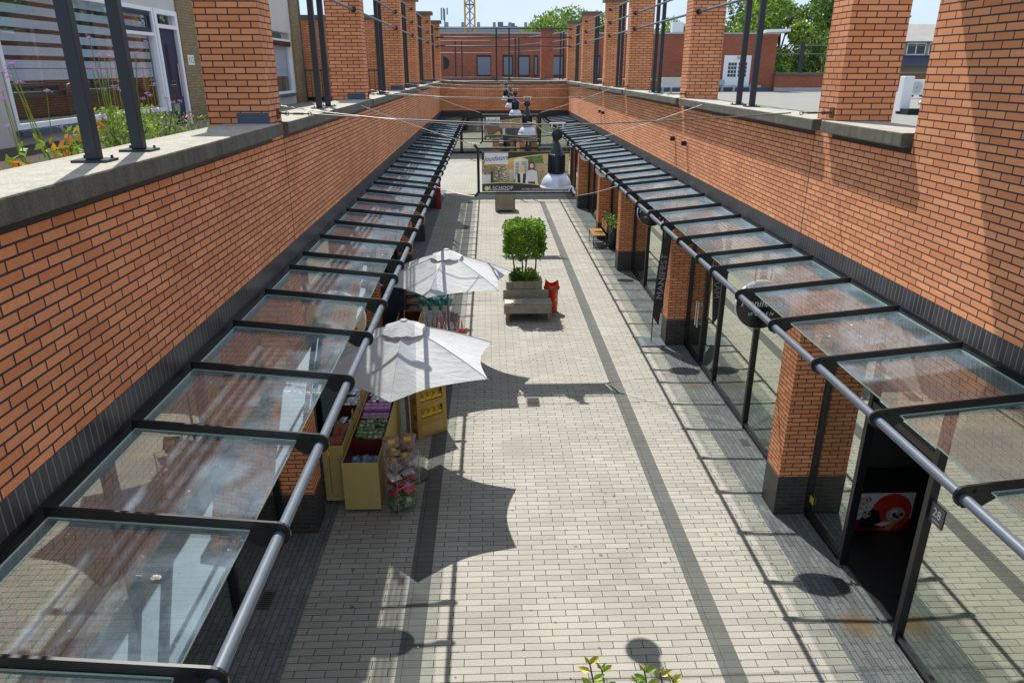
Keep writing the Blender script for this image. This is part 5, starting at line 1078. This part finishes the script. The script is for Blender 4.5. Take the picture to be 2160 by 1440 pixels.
# ------------------------------------------------------------------ plants along the left coping
FL = [(-3.05, 6.1, [(-3.081, 6.069, 6.023), (-3.045, 6.079, 5.894), (-3.066, 6.218, 5.914), (-3.038, 6.237, 5.896), (-3.035, 5.939, 5.807), (-3.102, 6.136, 5.79), (-3.108, 6.201, 5.772), (-3.01, 6.056, 5.759), (-3.079, 6.253, 5.804), (-3.082, 6.142, 5.648)]), (-3.17, 6.69, [(-3.111, 6.569, 6.012), (-3.174, 6.674, 5.99), (-3.13, 6.5, 5.845), (-3.173, 6.62, 5.698), (-3.153, 6.466, 5.663), (-3.212, 6.648, 5.628), (-3.154, 6.958, 5.978), (-3.126, 6.911, 5.927)]), (-3.29, 7.45, [(-3.287, 7.5, 6.043), (-3.261, 7.286, 5.809), (-3.269, 7.295, 5.738), (-3.342, 7.677, 5.659), (-3.259, 7.279, 5.585), (-3.279, 7.396, 5.56), (-3.314, 7.31, 5.533)]), (-3.05, 7.3, [(-3.106, 7.322, 5.541), (-3.006, 7.226, 5.502), (-3.053, 7.51, 5.499), (-3.024, 6.906, 5.433), (-3.005, 6.715, 5.475)]), (-3.17, 5.48, [(-3.144, 5.101, 5.824), (-3.119, 5.109, 5.832), (-3.183, 5.153, 5.747), (-3.134, 5.141, 5.715), (-3.177, 5.517, 5.651)]), (-3.29, 5.28, [(-3.238, 5.165, 5.78), (-3.245, 5.126, 5.608), (-3.338, 5.245, 5.426), (-3.334, 5.271, 5.664)]), (-3.05, 5.91, [(-3.084, 6.056, 5.482), (-2.994, 5.872, 5.453), (-3.058, 5.694, 5.399), (-3.035, 5.36, 5.42)])]
rg2 = random.Random(11); labs = ['verbena with the highest purple flower heads between the two near posts', 'verbena with purple heads just left of the second post', 'verbena with purple heads right of the second post', 'small verbena nearest the brick pillar', 'leaning verbena with long bare stem left of the first post', 'verbena cut by the left picture edge', 'low verbena with small heads at the foot of the posts']
for gi, g in enumerate(FL):
    base = Vector((g[0], g[1], 4.72))
    t = thing('verbena', labs[gi], 'plant', tuple(base), 'purple verbenas behind the left coping'); sm = MB(); lv = MB()
    for pt in g[2]:
        p = Vector(pt); q = base.lerp(p, .55)+Vector((rg2.uniform(-.03, .03), rg2.uniform(-.04, .04), .04)); sm.tube([base+Vector((rg2.uniform(-.04, .04), rg2.uniform(-.08, .08), 0)), q, p], [.005, .0035, .0025], 5)
        for s in range(5): a = base.lerp(q, rg2.uniform(.2, 1)); leafcloud(lv, [a+Vector((rg2.uniform(-.03, .03), rg2.uniform(-.04, .04), 0))], .035)
        fm = MB()
        for k in range(16): c = p+Vector((rg2.gauss(0, .012), rg2.gauss(0, .014), rg2.gauss(0, .006))); fm.lathe([(0, -.005), (.006, 0), (0, .005)], c, 5)
        part('flower', fm, purple, t)
    part('stem', sm, leafl, t); lv.keep = True; part('leaves', lv, leafl, t)
def bush(P0, n, sp, size, mat, label, z=None, extra=None):
    p = Vector(P0); t = thing('shrub', label, 'plant', (p.x, p.y, p.z-.25), 'plants behind the left coping'); m = MB(); st = MB()
    pts = [(p.x+rg2.gauss(0, sp[0]), p.y+rg2.gauss(0, sp[1]), p.z+rg2.uniform(-.22, sp[2])) for _ in range(n)]; leafcloud(m, pts, size); m.keep = True
    for q in pts[:14]: st.tube([(p.x, p.y, p.z-.3), q], .004, 4)
    part('foliage', m, mat, t); part('stem', st, bark, t)
    if extra:
        m2 = MB(); leafcloud(m2, [(p.x+rg2.gauss(0, sp[0]*.7), p.y+rg2.gauss(0, sp[1]*.7), p.z+rg2.uniform(.0, sp[2]+.04)) for _ in range(n//5)], size*1.1); part('coloured_leaves', m2, extra, t)
bush((-2.98, 5.299, 5.217), 130, (.05, .16, .10), .036, leafl, 'shrub with orange young leaves left of the first post', extra=leafo)
bush((-3.02, 5.662, 5.281), 90, (.05, .10, .12), .032, leafl, 'orange tipped shrub right beside the first post', extra=leafo)
bush((-2.95, 4.595, 5.209), 40, (.05, .18, .06), .05, leafo, 'yellow and orange leaves at the left picture edge', extra=leafl)
bush((-3.05, 6.354, 5.333), 800, (.06, .24, .17), .024, leafl, 'fine leaved light green bush between the posts')
bush((-3.1, 7.117, 5.31), 320, (.06, .25, .10), .024, leafl, 'fine leaved light green bush right of the second post')
bush((-3.1, 7.792, 5.282), 160, (.05, .28, .05), .022, leafl, 'low green ground cover near the brick pillar')
m = MB(); p = Vector((-3.1, 7.828, 5.308))
for k in range(40): leafcloud(m, [(p.x+rg2.gauss(0, .03), p.y+rg2.gauss(0, .07), p.z+rg2.gauss(0, .04))], .016)
m.keep = True; t = thing('geranium', 'cluster of pink blossoms close to the brick pillar', 'flower', (p.x, p.y, p.z-.3)); part('foliage', m, pink, t); part('stem', MB().tube([(p.x, p.y, p.z-.3), (p.x, p.y, p.z)], .004, 5), leafl, t)  # the foliage part here is the pink blossoms, not leaves
#solo('pink_flower', m, pink, 'cluster of pink blossoms close to the brick pillar', 'flower')
m = MB(); p = Vector((-3.0, 6.264, 5.271))
for k in range(24): leafcloud(m, [(p.x+rg2.gauss(0, .03), p.y+rg2.gauss(0, .05), p.z+rg2.gauss(0, .03))], .016)
solo('dark_red_flower', m, redd, 'dark red blossoms low between the two near posts', 'flower')
struct('planting_bed', MB().box(-7.0, -2.85, 2, 12, 4.6, 4.72), soil)

# twigs of a bush just below the camera
def twig(P0, n, label, mix):
    p = Vector(P0); t = thing('twig', label, 'plant', (p.x, p.y-.05, p.z-.5), 'leafy twigs poking up below the picture edge'); sm = MB(); top = p; b = p+Vector((.06, -.16, -.42)); sm.tube([b, b.lerp(top, .5)+Vector((.01, 0, 0)), top], [.006, .004, .002], 6); part('stem', sm, bark, t); m = MB()
    for i in range(n):
        f = .3+.72*i/n; c = b.lerp(top, f); s = 1 if i % 2 else -1; w = .030*(1.2-f*.6); d1 = Vector((s*.8, rg2.uniform(-.2, .5), rg2.uniform(.0, .9))).normalized(); up = Vector((rg2.uniform(-.2, .2), -.6, .8)).normalized(); n1 = d1.cross(up).normalized()
        vs = [c, c+d1*w*.6+n1*w*.42+up*.004, c+d1*w*1.3+n1*w*.36, c+d1*w*1.9, c+d1*w*1.3-n1*w*.36, c+d1*w*.6-n1*w*.42+up*.004, c+d1*w-up*.004]; m.add(vs, [(0, 1, 6), (1, 2, 6), (2, 3, 6), (3, 4, 6), (4, 5, 6), (5, 0, 6)], 1 if (mix and f > .9) else 0)
    for q in range(3): a_ = q*2.1+.5; d1 = Vector((math.cos(a_)*.6, math.sin(a_)*.4, .8)).normalized(); n1 = d1.cross(Vector((.3, -.8, .4))).normalized(); c = top-Vector((0, 0, .01)); w = .013; m.add([c, c+d1*w*.8+n1*w*.4, c+d1*w*2.0, c+d1*w*.8-n1*w*.4], [(0, 1, 2, 3)], q % 2)
    m.keep = True; part('leaves', m, [leafl, pm('young_leaf', (.40, .34, .05), .5, var=.3, scale=40)], t)
twig((0.248, 1.436, 4.35), 16, 'leftmost leafy twig at the bottom picture edge', True); twig((0.286, 1.463, 4.3), 14, 'short green twig beside the leftmost one', False)
twig((0.386, 1.406, 4.35), 16, 'bright leafy twig crossing the lamp shadow', False); twig((0.44, 1.444, 4.3), 14, 'small leafy twig right of the bright one', True); twig((0.468, 1.421, 4.3), 12, 'rightmost little twig at the bottom picture edge', True); twig((0.384, 1.465, 4.25), 10, 'low dark green leaf tip left of the bright twig', False)
